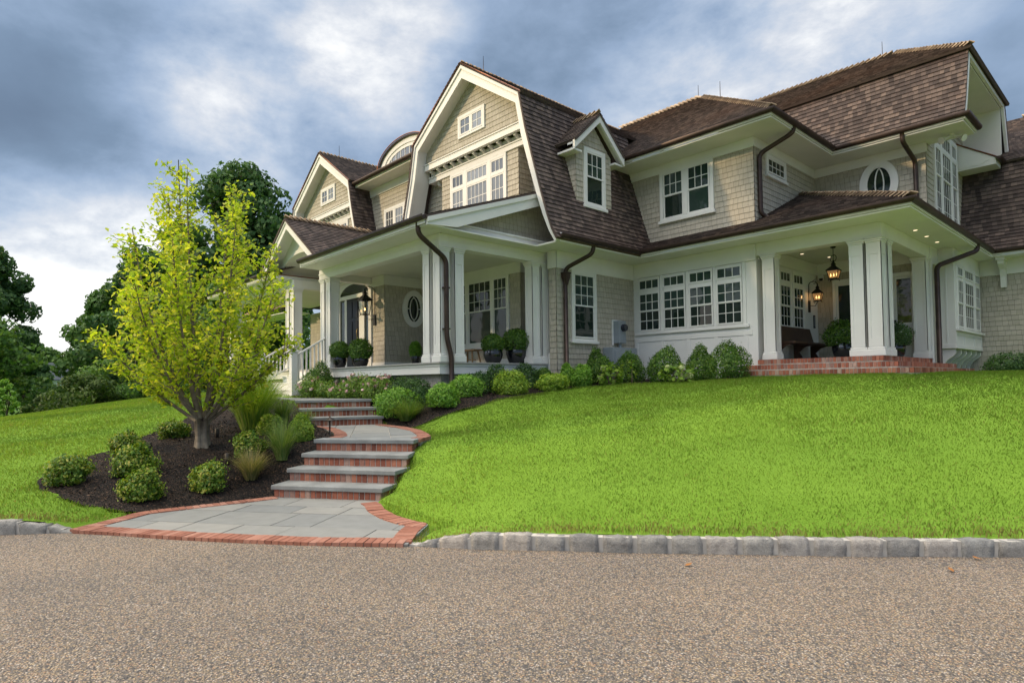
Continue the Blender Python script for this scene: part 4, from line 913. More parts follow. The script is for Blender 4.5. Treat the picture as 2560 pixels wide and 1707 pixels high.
# lower roofs round the wing
S = .44; lz = lambda d: 4.97+S*d
roof('roof', [(-10.7, 13.55, lz(0)), (-6.86, 13.55, lz(0)), (-6.86, 14.45, lz(.9)), (-10.7, 14.45, lz(.9))], (1, 0, 0))
roof('roof', [(-6.86, 13.55, lz(0)), (-3.34, 13.55, lz(0)), (-6.86, 17.07, lz(3.52))], (1, 0, 0))
roof('roof', [(-3.34, 13.55, lz(0)), (-3.34, 18.12, lz(0)), (-6.86, 18.12, lz(3.52)), (-6.86, 17.07, lz(3.52))], (0, 1, 0))
roof('roof', [(-3.34, 18.12, lz(0)), (-3.34, 22.2, lz(0)), (-4.24, 22.2, lz(.9)), (-4.24, 18.12, lz(.9))], (0, 1, 0))
caps((-3.40, 13.61, lz(.06)+.02), (-6.86, 17.07, lz(3.52)+.02), (0, -1, -.42), (1, 0, -.42), .14)
# upper wing
swall(Fw, rect(-10.7, -6.86, 5.2, 7.22)); swall(Fi, rect(14.39, 18.07, 5.2, 7.22)); swall(Fk, rect(-6.86, -4.16, 5.2, 7.22))
trim('frieze', [(Fw, -10.7, -6.83, 7.18, 7.42, 0, .035), (Fi, 14.355, 18.07, 7.18, 7.42, 0, .035), (Fk, -6.83, -4.13, 7.18, 7.42, 0, .035)])
window(Fw, [(-9.40, -8.79, 5.90, 6.54, 1, 1, 0), (-8.66, -8.02, 5.90, 6.54, 1, 1, 0), (-9.40, -8.79, 6.51, 7.14, 3, 2, 1), (-8.66, -8.02, 6.51, 7.14, 3, 2, 1)], frame_boxes(-9.51, -7.91, 5.85, 7.23, .10, [(-8.79, -8.66, 5.9, 7.14)]), sill=(-9.55, -7.87, 5.78, 5.86))
window(Fi, [(15.08, 16.04, 6.70, 7.08, 4, 2, 1)], frame_boxes(14.99, 16.13, 6.62, 7.16, .08), sill=(14.96, 16.16, 6.57, 6.63))
oval(Fk, -5.22, 6.62, .46, .62, .15, 1)
boxes('soffit', [(-10.9, 13.6, 7.42, -6.06, 14.45, 7.46), (-6.9, 14.45, 7.42, -6.06, 17.22, 7.46), (-6.9, 17.22, 7.42, -3.2, 18.15, 7.46), (-4.2, 18.15, 7.42, -3.2, 18.35, 7.46)], bevel=0)
gutter([(-10.75, 13.53), (-5.99, 13.53), (-5.99, 17.15), (-3.12, 17.15), (-3.12, 18.4)], 7.575)
uz = lambda d: 7.57+.72*d
roof('roof', [(-12.8, 13.5, uz(0)), (-5.96, 13.5, uz(0)), (-9.98, 17.52, uz(4.02)), (-13.3, 17.52, uz(4.02))], (1, 0, 0))
roof('roof', [(-5.96, 13.5, uz(0)), (-5.96, 20.5, uz(0)), (-9.98, 20.5, uz(4.02)), (-9.98, 17.52, uz(4.02))], (0, 1, 0))
caps((-6.02, 13.56, uz(.06)+.02), (-9.98, 17.52, uz(4.02)+.02), (0, -1, -.72), (1, 0, -.72), .14)
caps((-13.2, 17.52, uz(4.02)+.04), (-9.98, 17.52, uz(4.02)+.04), (0, -1, -.72), (0, 1, -.72), .12)
rd = MB()
for x, y, z in ((-10.15, 17.6, 10.45), (-8.6, 16.1, 9.5), (-5.6, 20.05, 10.85)): rd.tube([(x, y, z), (x, y, z+.5)], [.012, .006], 5)
rd.build('lightning_rod', m_copper, H)
# big gambrel on the right
PG = [(17.12, 7.55), (17.36, 8.05), (17.80, 9.33)]
s = 0.
for (ya, za_), (yb, zb_) in zip(PG[:-1], PG[1:]):
    roof('roof', [(-9.6, ya, za_), (-3.16, ya, za_), (-3.16, yb, zb_), (-9.6, yb, zb_)], (1, 0, 0), v0=-s); s += math.hypot(yb-ya, zb_-za_)
roof('roof', [(-10.5, 17.68, 9.33), (-3.08, 17.68, 9.33), (-5.34, 20.05, 10.87), (-10.5, 20.05, 10.87)], (1, 0, 0))
roof('roof', [(-3.08, 17.68, 9.33), (-3.08, 22.42, 9.33), (-5.34, 20.05, 10.87)], (0, 1, 0))
roof('roof', [(-10.5, 22.42, 9.33), (-3.08, 22.42, 9.33), (-5.34, 20.05, 10.87), (-10.5, 20.05, 10.87)], (1, 0, 0))
caps((-3.12, 17.72, 9.37), (-5.34, 20.05, 10.90), (0, -1, -.64), (1, 0, -.68), .13); caps((-5.34, 20.05, 10.91), (-10.0, 20.05, 10.91), (0, -1, -.64), (0, 1, -.64), .12)
roof('roof', [(-9.6, 23.0, 7.5), (-3.16, 23.0, 7.5), (-3.16, 22.32, 9.33), (-9.6, 22.32, 9.33)], (1, 0, 0))
Fe = side(-3.24); q = MB()
q.strip(Fe, PG, [(y+.17, z) for y, z in PG], 0, .07) if False else None
q.prism(Fe, [(17.17, 7.50), (17.35, 7.50), (17.58, 8.02), (17.42, 8.06)], 0, .07); q.prism(Fe, [(17.42, 8.06), (17.58, 8.02), (18.02, 9.2), (17.86, 9.30)], 0, .07); q.prism(Fe, [(17.86, 9.30), (18.02, 9.2), (22.12, 9.2), (22.26, 9.30)], 0, .07); q.prism(Fe, [(22.12, 9.2), (22.72, 7.5), (22.9, 7.5), (22.26, 9.30)], 0, .07)
q.build('barge_board', m_white, H)
boxes('gable_soffit', [(-4.2, 17.85, 9.16, -3.25, 22.2, 9.2), (-4.2, 22.1, 7.5, -3.25, 22.16, 9.16)], bevel=0)
Ft = side(-4.16)
swall(Ft, rect(18.07, 22.1, 5.2, 9.16))
sash = []
for a0, a1, c in ((18.84, 19.38, 3), (19.52, 20.42, 4), (20.56, 21.08, 3)): sash += [(a0, a1, 5.5, 6.82, c, 3, 0), (a0, a1, 6.79, 7.55, c, 2, 1), (a0, a1, 7.62, 8.02, c, 1, 1)]
window(Ft, sash, [(18.74, 18.84, 5.4, 8.12), (19.38, 19.52, 5.4, 8.12), (20.42, 20.56, 5.4, 8.12), (21.08, 21.18, 5.4, 8.12)]+[(a0, a1, z0, z1) for a0, a1 in ((18.84, 19.38), (19.52, 20.42), (20.56, 21.08)) for z0, z1 in ((7.55, 7.62), (8.02, 8.12), (5.4, 5.5))], sill=(18.7, 21.22, 5.36, 5.42))
q = MB(); q.prism(front(21.3), [(-4.16, 7.40), (-3.26, 7.40), (-3.26, 7.57), (-4.16, 8.18)], -1.5, 0); q.prism(front(21.3), [(-4.12, 7.46), (-3.6, 7.46), (-3.40, 7.56), (-4.12, 8.02)], 0, .012); q.build('eave_return', m_white, H)
q = MB(); q.prism(front(21.28), [(-4.16, 8.18), (-3.24, 7.57), (-3.24, 7.61), (-4.16, 8.22)], -1.6, 0); q.build('flashing', m_copnew, H)
gutter([(-3.19, 21.25), (-3.19, 22.9)], 7.58)
# bay on the right
boxes('bay_window', [(-4.2, 18.75, 2.24, -3.80, 21.72, 4.80)], bevel=0)
Fb_ = side(-3.80); sash = []; cas = []
for a0, a1, c in ((18.96, 19.50, 3), (19.72, 20.70, 4), (20.92, 21.46, 3)):
    sash += [(a0, a1, 2.78, 3.42, c, 2, 0), (a0, a1, 3.39, 4.02, c, 2, 1), (a0, a1, 4.09, 4.36, c, 1, 1)]; cas += [(a0-.07, a0, 2.72, 4.42), (a1, a1+.07, 2.72, 4.42), (a0, a1, 4.02, 4.09), (a0, a1, 4.36, 4.42)]
window(Fb_, sash, cas, sill=(18.75, 21.72, 2.68, 2.74), dc=.03)
T = [(Fb_, 18.75, 21.72, 2.24, 2.34, 0, .02), (Fb_, 18.75, 21.72, 2.58, 2.66, 0, .016), (front(18.75), -4.16, -3.80, 2.24, 2.36, 0, .02), (front(18.75), -4.05, -3.80, 4.4, 4.8, 0, .02), (front(18.75), -4.0, -3.96, 2.36, 4.4, 0, .012)]
for a in (18.80, 19.62, 20.8, 21.66): T.append((Fb_, a-.05, a+.05, 2.34, 2.58, 0, .014))
trim('bay_panelling', T)
for k in range(6):
    y = 18.8+k*.57; q = MB(); q.prism(Frame((-4.16, y, 1.72), (1, 0, 0)), [(0, 0), (.05, .0), (.08, .12), (.16, .24), (.28, .33), (.33, .40), (.33, .50), (0, .50)], -.08, 0); q.build('bay_bracket', m_white, H)
swall(Ft, rect(18.07, 18.75, 1.5, 4.40)); swall(Ft, rect(18.75, 21.8, 1.4, 2.24)); trim('frieze', [(Ft, 18.07, 18.75, 4.37, 4.80, 0, .03)])
boxes('corner_post', [(-4.18, 18.05, 1.8, -4.12, 18.2, 4.4)])
# right wing
Fx = front(21.8)
swall(Fx, rect(-4.4, 13, 1.2, 4.40)); trim('frieze', [(Fx, -4.2, 13, 4.37, 4.80, 0, .04)])
for x in (-3.32, 2.2, 7.0):
    q = MB(); q.prism(Frame((x, 21.76, 4.0), (0, -1, 0)), [(0, 0), (.07, 0), (.10, .3), (.2, .5), (.42, .62), (.46, .8), (0, .8)], -.13, 0); q.box(x-.03, 21.25, 4.72, x+.16, 21.76, 4.8); q.build('eave_bracket', m_white, H)
PW = [(21.0, 4.97), (21.4, 5.55), (22.0, 7.55)]; s = 0.
for (ya, za_), (yb, zb_) in zip(PW[:-1], PW[1:]):
    roof('roof', [(-4.3, ya, za_), (13, ya, za_), (13, yb, zb_), (-4.3, yb, zb_)], (1, 0, 0), v0=-s); s += math.hypot(yb-ya, zb_-za_)
roof('roof', [(-4.3, 21.9, 7.58), (13, 21.9, 7.58), (13, 25.6, 9.9), (-4.3, 25.6, 9.9)], (1, 0, 0)); caps((-3.2, 25.6, 9.92), (13, 25.6, 9.92), (0, -1, -.6), (0, 1, -.6), .12)
# dormer on the side of the main gambrel
def dormer():
    yc = 12.28; Fd = side(-10.12); root = swall(Fd, [(yc-.70, 5.85), (yc+.70, 5.85), (yc+.70, 7.42), (yc, 8.12), (yc-.70, 7.42)], name='dormer')
    for sg in (-1, 1):
        F = Frame((-10.12, yc+sg*.70, 0), (-sg*-1 if False else (1 if sg < 0 else -1), 0, 0)); q = MB()
        poly = [(0, 5.9), (0, 7.45), (-.62, 7.45)] if sg < 0 else [(0, 5.9), (.62, 7.45), (0, 7.45)]
        q.shingles(F, poly, .14, .013); q.build('dormer_cheek', m_siding, root)
        zf = 8.40; hw = 1.0
        roof('dormer_roof', [(-9.86, yc, zf), (-10.95, yc, zf), (-10.95, yc+sg*hw, zf-hw*.92), (-9.86, yc+sg*hw, zf-hw*.92)], (1, 0, 0), parent=root)
        q = MB(); Fq = side(-9.94)
        o = [(yc, zf-.02), (yc+sg*hw, zf-hw*.92-.02)]; i = [(yc, zf-.24), (yc+sg*(hw-.0), zf-hw*.92-.24)]
        (q.strip(Fq, o, i, 0, .06) if sg > 0 else q.strip(Fq, i, o, 0, .06)); ya, yb = sorted((yc+sg*.66, yc+sg*(hw-.02))); q.box(-10.55, ya, zf-hw*.92-.24, -9.94, yb, zf-hw*.92-.19); q.build('dormer_fascia', m_white, root)
        q = MB(); (q.strip(side(-10.12), [(yc, zf-.06), (yc+sg*hw, zf-hw*.92-.06)], [(yc, zf-.1), (yc+sg*hw, zf-hw*.92-.1)], 0, .2) if sg > 0 else q.strip(side(-10.12), [(yc, zf-.1), (yc-hw, zf-hw*.92-.1)], [(yc, zf-.06), (yc-hw, zf-hw*.92-.06)], 0, .2)); q.build('dormer_soffit', m_white, root)
    window(Fd, [(11.95, 12.61, 6.06, 6.78, 1, 1, 0), (11.95, 12.61, 6.74, 7.40, 3, 2, 1)], frame_boxes(11.85, 12.71, 6.0, 7.5, .10), sill=(11.81, 12.75, 5.93, 6.01), parent=H)
    caps((-9.9, yc, 8.44), (-10.9, yc, 8.44), (0, 1, -.9), (0, -1, -.9), .09)
dormer()
# downspouts
downspout([(-10.77, 7.28, 4.90), (-10.77, 7.28, 4.66), (-10.79, 8.02, 4.22), (-10.79, 8.02, 2.50), (-10.76, 8.12, 2.10), (-10.76, 8.12, 1.2)], .055, None, [(-10.83, 8.02, 3.6), (-10.83, 8.02, 2.7)])
downspout([(-9.68, 11.70, 4.88), (-9.70, 11.68, 4.66), (-10.38, 11.42, 4.36), (-10.38, 11.42, 1.3)], .055)
q = MB(); q.lathe([(.055, -.2), (.07, -.12), (.10, -.04), (.115, 0), (.115, .07), (.135, .09), (.135, .12), (.0, .12)], (-10.36, 11.42, 4.14), 4, False, math.pi/4); q.build('conductor_head', m_copper, H)
downspout([(-6.03, 14.75, 7.5), (-6.05, 14.74, 7.36), (-6.79, 14.56, 7.02), (-6.79, 14.56, 5.55), (-6.70, 14.7, 5.47)], .055)
downspout([(-4.43, 17.2, 7.5), (-4.43, 17.2, 7.30), (-4.37, 18.0, 6.98), (-4.37, 18.0, 5.5)], .055)
downspout([(-3.40, 19.3, 4.90), (-3.40, 19.3, 4.72), (-4.02, 18.12, 4.28), (-4.02, 18.12, 1.65)], .06)
# ---------------------------------------------------------------- lanterns, pots, furniture, utilities
def thin_glass(name, tint, emis=0.):
    t = NT(name); a = t.n('ShaderNodeBsdfTransparent'); a.inputs[0].default_value = (.95, .95, .93, 1); b = t.n('ShaderNodeBsdfGlossy'); b.inputs[1].default_value = .08
    m = t.n('ShaderNodeMixShader'); m.inputs[0].default_value = .14; t.l(a.outputs[0], m.inputs[1]); t.l(b.outputs[0], m.inputs[2]); last = m
    if emis:
        e = t.n('ShaderNodeEmission'); e.inputs[0].default_value = tint+(1,); e.inputs[1].default_value = emis
        k = t.n('ShaderNodeMixShader'); k.inputs[0].default_value = .6; t.l(m.outputs[0], k.inputs[1]); t.l(e.outputs[0], k.inputs[2]); last = k
    t.l(last.outputs[0], t.out.inputs[0]); return t.m
m_clear = thin_glass('clear_lantern_glass', (1, 1, 1)); m_seeded = thin_glass('glowing_seeded_glass', (1, .5, .16), .34)
def lantern(x, y, z, wt, wb, h, roofh, glass, rot, label, flames=1, hang=None, arm=None):
    root = empty('lantern', (x, y, z), 0, label, 'lantern'); n = 4
    c = lambda r, zz, k: (x+r*math.cos(rot+math.pi*k/2), y+r*math.sin(rot+math.pi*k/2), z+zz)
    q = MB()
    for k in range(4):
        q.tube([c(wb, 0, k), c(wt, h, k)], .011, 5); q.tube([c(wb, 0, k), c(wb, 0, k+1)], .011, 5); q.tube([c(wt, h, k), c(wt, h, k+1)], .014, 5)
        q.tube([c(wb, 0, k), c(wb*1.25, -.05, k)], [.012, .006], 5)
    q.lathe([(0, -.01), (wb, -.01), (wb, .015), (0, .015)], (x, y, z), 4, False, rot)
    q.build('cage', m_black, root)
    q = MB(); q.lathe([(wt*1.12, h-.005), (wt*1.12, h+.012), (wt*.72, h+roofh*.30), (wt*.34, h+roofh*.52), (wt*.30, h+roofh*.66), (wt*.40, h+roofh*.69), (wt*.22, h+roofh*.88), (.02, h+roofh), (.028, h+roofh+.03), (0, h+roofh+.05)], (x, y, z), 4, False, rot); q.build('lantern_roof', m_black, root)
    q = MB()
    for k in range(4): q.face([c(wb*.96, .01, k), c(wb*.96, .01, k+1), c(wt*.96, h-.01, k+1), c(wt*.96, h-.01, k)])
    q.build('glass', glass, root)
    q = MB(); fl = MB()
    for i in range(flames):
        o = (i-(flames-1)/2)*.07; q.tube([(x+o, y, z), (x+o, y, z+h*.28)], .010, 6); fl.lathe([(.004, 0), (.016, .02), (.013, .045), (.001, .085)], (x+o, y, z+h*.28), 8)
    q.build('burner', m_black, root); fl.build('flame', m_flame, root)
    q = MB()
    if hang: q.tube([(x, y, z+h+roofh), (x, y, hang)], .008, 6); q.tube([(x+.07*math.cos(t), y+.07*math.sin(t)*.3, z+h+roofh+.08+.09*math.sin(t)) for t in [2*math.pi*i/14 for i in range(15)]], .008, 5); q.lathe([(0, 0), (.07, 0), (.05, -.03), (0, -.03)], (x, y, hang), 12); q.build('hanging_rod', m_black, root)
    if arm:
        ax, ay, pl = arm; top = z+h+roofh; dx, dy = ax-x, ay-y
        pts = [(ax, ay, z-.02), (ax, ay, top*.5+z*.5), (ax, ay, top+.02)]+[(x+dx*(.5+.5*math.cos(t)), y+dy*(.5+.5*math.cos(t)), top+.02+.10*math.sin(t)) for t in [math.pi*i/10 for i in range(1, 10)]]+[(x, y, top+.02)]
        q.tube(pts, .011, 6)
        q.tube([(x+dx*(.35+.2*math.cos(t)), y+dy*(.35+.2*math.cos(t)), top+.10+.05*math.sin(t)) for t in [2*math.pi*i/12 for i in range(11)]], .008, 5)
        q.tube([(x, y, z-.02), (x+dx*.3, y+dy*.3, z-.14), (ax, ay, z-.12)], .009, 5)
        if pl == 'x': q.box(ax-.01, ay-.05, z-.30, ax+.02, ay+.05, z+.02)
        else: q.box(ax-.05, ay-.02, z-.30, ax+.05, ay+.012, z+.02)
        q.build('scroll_bracket', m_black, root)
    return root
lantern(-16.28, 9.10, 3.58, .215, .135, .42, .30, m_clear, math.pi/4, 'tall black gas lantern on a scroll bracket beside the front door, one flame burning', 1, None, (-16.28, 9.42, 'y'))
lantern(-5.66, 15.95, 3.95, .185, .12, .20, .22, m_seeded, math.pi/4+.1, 'black lantern hanging from the right porch ceiling with lit candles', 3, 4.735)
lantern(-6.62, 17.45, 3.64, .165, .11, .20, .22, m_seeded, math.pi/4+.2, 'black wall lantern glowing amber on the white inner wall of the right porch', 2, None, (-6.85, 17.45, 'x'))
pl_ = bpy.data.lights.new('wall_lantern_glow', 'POINT'); pl_.energy = 4; pl_.color = (1, .55, .22); pl_.shadow_soft_size = .06
po_ = bpy.data.objects.new('wall_lantern_glow', pl_); COL.objects.link(po_); po_.location = (0, 0, .12); po_.parent = [o for o in bpy.data.objects if o.name.startswith('lantern') and 'amber' in str(o.get('label', ''))][0]

# foliage of small leaves over a lumpy shell
def leaf_mesh(name, P, Nn, size, m, aspect=1.7, droop=0., seed=0):
    R = np.random.RandomState(seed); n = len(P)
    N = Nn+R.normal(0, .55, (n, 3)); N /= np.linalg.norm(N, axis=1)[:, None]
    T = R.normal(0, 1, (n, 3)); T[:, 2] -= droop; T -= (T*N).sum(1)[:, None]*N; T /= np.linalg.norm(T, axis=1)[:, None]
    B = np.cross(N, T); s = (size*R.uniform(.65, 1.3, n))[:, None]; a = aspect
    fold = N*s*.18
    V = np.stack([P-T*s*a*.5, P+B*s*.5-T*s*.05+fold, P+T*s*a*.5-N*s*.12, P-B*s*.5-T*s*.05+fold], 1).reshape(-1, 3)
    me = bpy.data.meshes.new(name); me.vertices.add(4*n); me.vertices.foreach_set('co', V.ravel().astype(np.float32))
    me.loops.add(4*n); me.loops.foreach_set('vertex_index', np.arange(4*n)); me.polygons.add(n); me.polygons.foreach_set('loop_start', np.arange(n)*4); me.polygons.foreach_set('loop_total', np.full(n, 4))
    me.materials.append(m); me.update(); me.validate(); return me
def lumpy(n, rx, ry, rz, seed, lump=.16, base=.25, peak=0., spiky=.05):
    """points and normals on a lumpy dome standing on z = 0"""
    R = np.random.RandomState(seed); D = R.normal(0, 1, (n, 3)); D /= np.linalg.norm(D, axis=1)[:, None]
    D = D[D[:, 2] > -.75]
    K = R.normal(0, 1, (14, 3)); K /= np.linalg.norm(K, axis=1)[:, None]
    r = 1-lump+lump*1.6*np.max(np.clip((D@K.T-.72)/.28, 0, 1), axis=1)+R.normal(0, spiky, len(D))
    r *= 1-.38*R.uniform(0, 1, len(D))**3
    r = np.where(R.uniform(0, 1, len(D)) < .05, r*R.uniform(1.03, 1.2, len(D)), r)
    q = D*r[:, None]; q[:, :2] *= (1-peak*np.clip(q[:, 2], 0, 1))[:, None]
    P = q*np.array([rx, ry, rz*.62]); P[:, 2] += rz*.42; P[:, 2] = np.maximum(P[:, 2], .01)
    return P, D
def stems_mesh(name, rx, rz, seed, m, k=9):
    R = random.Random(seed); q = MB()
    for i in range(k):
        a = R.uniform(0, 6.28); l = R.uniform(.3, .85); q.tube([(.03*math.cos(a), .03*math.sin(a), -.05), (rx*l*.4*math.cos(a), rx*l*.4*math.sin(a), rz*.3), (rx*l*.85*math.cos(a), rx*l*.85*math.sin(a), rz*R.uniform(.5, .8))], [.014, .010, .004], 5)
    me = bpy.data.meshes.new(name); me.from_pydata(q.v, [], q.f); me.materials.append(m); return me
m_box = leaf_mat('boxwood_leaf', [(0, (.03, .095, .012)), (.5, (.07, .165, .018)), (1, (.16, .27, .035))], .25, .25)
m_boxd = leaf_mat('dark_boxwood_leaf', [(0, (.022, .068, .018)), (.5, (.048, .12, .028)), (1, (.10, .19, .045))], .22, .25)
m_lime = leaf_mat('lime_shrub_leaf', [(0, (.08, .22, .02)), (.5, (.155, .34, .03)), (1, (.28, .46, .07))], .35, .35)
m_yel = leaf_mat('yellow_green_leaf', [(0, (.11, .23, .018)), (.5, (.22, .37, .03)), (1, (.38, .48, .065))], .35, .35)
m_holly = leaf_mat('glossy_bed_shrub_leaf', [(0, (.04, .11, .012)), (.45, (.12, .23, .02)), (.8, (.25, .35, .035)), (1, (.46, .42, .09))], .3, .3, .45, .35)
m_rose = leaf_mat('rose_leaf', [(0, (.06, .15, .02)), (.6, (.15, .27, .035)), (1, (.27, .36, .06))], .3, .3)
m_pink = island_mat('pink_rose_petal', [(0, (.62, .30, .32)), (.6, (.76, .52, .50)), (1, (.82, .72, .66))], .6, .3, .1)
m_hyd = island_mat('pale_green_hydrangea', [(0, (.36, .42, .14)), (1, (.58, .62, .34))], .7, .2, .2)
m_hydleaf = leaf_mat('hydrangea_leaf', [(0, (.08, .17, .02)), (.5, (.16, .29, .03)), (1, (.28, .38, .06))], .35, .3)
m_ogr = leaf_mat('ornamental_grass', [(0, (.07, .15, .02)), (.5, (.13, .23, .035)), (1, (.25, .30, .08))], .35, .35)
m_ogr2 = leaf_mat('bright_ornamental_grass', [(0, (.12, .25, .02)), (.5, (.22, .36, .03)), (1, (.36, .44, .07))], .42, .35)
m_tan = leaf_mat('tan_fountain_grass', [(0, (.12, .15, .04)), (.5, (.22, .21, .08)), (1, (.36, .29, .14))], .35, .3)
_cache = {}
def shrub_meshes(kind, seed):
    k = (kind, seed)
    if k in _cache: return _cache[k]
    n, leaf, m, lump, peak, sp, asp = dict(box=(6000, .025, m_box, .20, .12, .06, 1.6), cone=(7000, .025, m_box, .22, .32, .06, 1.6), boxd=(4500, .026, m_boxd, .22, .06, .07, 1.6), lime=(5200, .025, m_lime, .22, .06, .09, 1.9), yel=(5000, .024, m_yel, .26, .05, .11, 1.9),
                                          holly=(4600, .026, m_holly, .36, .05, .13, 1.8), rose=(2800, .028, m_rose, .28, .0, .15, 1.6), ball=(4200, .026, m_box, .06, .0, .05, 2.4), fine=(3000, .020, m_lime, .05, .0, .05, 3.))[kind]
    P, D = lumpy(n, 1, 1, 1, seed, lump, .25, peak, sp); _cache[k] = (n, leaf, m, asp, P, D); return _cache[k]
def shrub(kind, x, y, w, h, seed, label, cat='shrub', group=None, name='shrub', z=None, flowers=0):
    n, leaf, m, asp, P, D = shrub_meshes(kind, seed % 4)
    z = float(ground_z(np.array([x]), np.array([y]))[0])-.02 if z is None else z
    root = empty(name, (x, y, z), 0, label, cat, group)
    a = seed*1.7; c, s = math.cos(a), math.sin(a); Rm = np.array([[c, -s, 0], [s, c, 0], [0, 0, 1]])
    Q = (P@Rm.T)*np.array([w/2*(.9+.1*math.sin(seed)), w/2*(.9+.1*math.cos(seed*2)), h*.93]); d = D@Rm.T
    o = bpy.data.objects.new('foliage', leaf_mesh('foliage', Q, d, leaf*(.75+.35*w), m, asp, 0, seed)); COL.objects.link(o); o.parent = root
    t = bpy.data.objects.new('stem', stems_mesh('stem', w/2, h, seed, m_darkbark)); COL.objects.link(t); t.parent = root
    if flowers:
        R = np.random.RandomState(seed+5); q = MB(); idx = R.choice(np.where(P[:, 2] > .35)[0], flowers)
        for i in idx:
            c0 = Q[i]*1.04; r = R.uniform(.026, .048)
            for k in range(7):
                v = R.normal(0, 1, 3); v /= np.linalg.norm(v); u = np.cross(v, [.3, .5, .8]); u /= np.linalg.norm(u); w_ = np.cross(v, u); ce = c0+v*r*.5
                q.face([tuple(ce+u*r), tuple(ce+w_*r), tuple(ce-u*r), tuple(ce-w_*r)])
        f = q.build('blossom', m_pink, origin=(0, 0, 0)); f.parent = root
    return root
def potted(x, y, z, pr, ph, br, bh, label, kind='ball', seed=1, group=None, pm=None):
    root = empty('potted_shrub', (x, y, z), 0, label, 'potted shrub', group)
    q = MB(); q.lathe([(0, .0), (pr*.62, .0), (pr*.66, .02), (pr*.86, ph*.3), (pr*.99, ph*.62), (pr*.97, ph*.80), (pr*.86, ph*.93), (pr*.90, ph), (pr*.82, ph), (pr*.78, ph*.93), (pr*.8, ph*.8)], (0, 0, 0), 28)
    p = q.build('pot', pm or m_glaze, origin=(0, 0, 0)); p.parent = root
    q = MB(); q.lathe([(0, ph*.9), (pr*.8, ph*.88)], (0, 0, 0), 20); s = q.build('soil', m_soil, origin=(0, 0, 0)); s.parent = root
    n, leaf, m, asp, P, D = shrub_meshes(kind, seed % 4); Q = P*np.array([br, br, bh])+np.array([0, 0, ph*.86])
    o = bpy.data.objects.new('foliage', leaf_mesh('foliage', Q, D, leaf*(.75+.35*br*2), m, asp, 0, seed)); COL.objects.link(o); o.parent = root
    t = bpy.data.objects.new('stem', stems_mesh('stem', br, bh, seed, m_darkbark)); COL.objects.link(t); t.parent = root; t.location = (0, 0, ph*.85)
    return root
potted(-15.82, 8.06, 1.98, .20, .34, .27, .42, 'clipped ball shrub in a black pot next to the porch column, left of the door', 'ball', 1)
potted(-15.30, 8.42, 1.98, .22, .30, .31, .50, 'bushy ball shrub in a black glazed pot right of the front door', 'ball', 2)
potted(-11.52, 9.98, 1.98, .245, .36, .27, .42, 'smaller ball shrub in a black pot on the porch in front of the big window', 'ball', 3)
potted(-11.36, 10.62, 1.98, .27, .42, .34, .52, 'larger ball shrub in a tall black pot beside the paired porch columns', 'ball', 0)
potted(-15.02, 10.03, 1.98, .12, .40, .18, .40, 'feathery light green topiary in a slim dark pot below the oval window', 'fine', 2)
potted(-5.62, 16.3, 1.98, .25, .40, .40, .62, 'leafy shrub in a black pot beside the bench on the right porch', 'box', 1)
potted(-4.72, 17.15, 1.98, .24, .38, .36, .52, 'dark leafy shrub in a black pot by the narrow right porch door', 'boxd', 2)

# oak settle on the right porch
B = empty('bench', (-6.45, 16.0, 1.98), 0, 'dark stained wooden bench with curved ends on the right porch under the windows', 'bench')
q = MB(); q.box(-6.74, 14.98, 2.385, -6.22, 17.25, 2.43); q.build('seat', m_benchwood, B, bevel=.008)
q = MB(); q.hexa([(-6.70, 14.98, 2.43), (-6.66, 14.98, 2.43), (-6.66, 17.25, 2.43), (-6.70, 17.25, 2.43), (-6.80, 14.98, 2.86), (-6.77, 14.98, 2.86), (-6.77, 17.25, 2.86), (-6.80, 17.25, 2.86)]); q.build('backrest', m_benchwood, B, bevel=.006)
for y in (15.0, 16.1, 17.16):
    q = MB(); q.prism(Frame((-6.74, y+.06, 1.98), (1, 0, 0)), [(0, 0), (.16, 0), (.20, .10), (.12, .22), (.26, .34), (.46, .40), (0, .405)], 0, .06); q.build('leg', m_benchwood, B, bevel=.005)
S_ = empty('stool', (-13.15, 10.55, 1.98), 0, 'small pale wooden stool with splayed legs below the big porch window', 'stool')
q = MB(); q.box(-13.52, 10.38, 2.385, -12.78, 10.72, 2.43); q.build('seat', m_teak, S_, bevel=.006)
for sx in (-1, 1):
    for sy in (-1, 1):
        q = MB(); q.tube([(-13.15+sx*.22, 10.55+sy*.10, 2.385), (-13.15+sx*.30, 10.55+sy*.15, 1.98)], .026, 6); q.build('leg', m_teak, S_)
q = MB(); q.tube([(-13.15-.25, 10.55, 2.14), (-13.15+.25, 10.55, 2.14)], .016, 6); q.build('stretcher', m_teak, S_)

# electricity meter and cabinet on the side wall
Mt = empty('electric_meter', (-10.40, 13.6, 2.6), 0, 'grey electric meter box with dark round dial on the shingled side wall', 'meter')
q = MB(); q.box(-10.465, 13.42, 2.55, -10.27, 13.74, 3.16); q.build('meter_box', m_boxgrey, Mt, bevel=.01)
q = MB(); q.box(-10.47, 13.36, 2.5, -10.455, 13.42, 3.2); q.box(-10.47, 13.42, 3.16, -10.455, 13.78, 3.2); q.build('backboard', m_white, Mt)
q = MB(); F = Frame((-10.27, 13.60, 2.97), (0, 1, 0)); q.prism(F, [(.10*math.cos(t), .10*math.sin(t)) for t in [2*math.pi*i/20 for i in range(20)]], 0, .07); q.prism(F, [(.085*math.cos(t), .085*math.sin(t)) for t in [2*math.pi*i/20 for i in range(20)]], .07, .11); q.build('dial', plain('dark_meter_glass', (.02, .025, .035), .15, 0, .7, .2), Mt)
q = MB(); q.tube([(-10.36, 13.58, 2.55), (-10.36, 13.58, 2.40)], .045, 10); q.build('conduit', m_boxgrey, Mt)
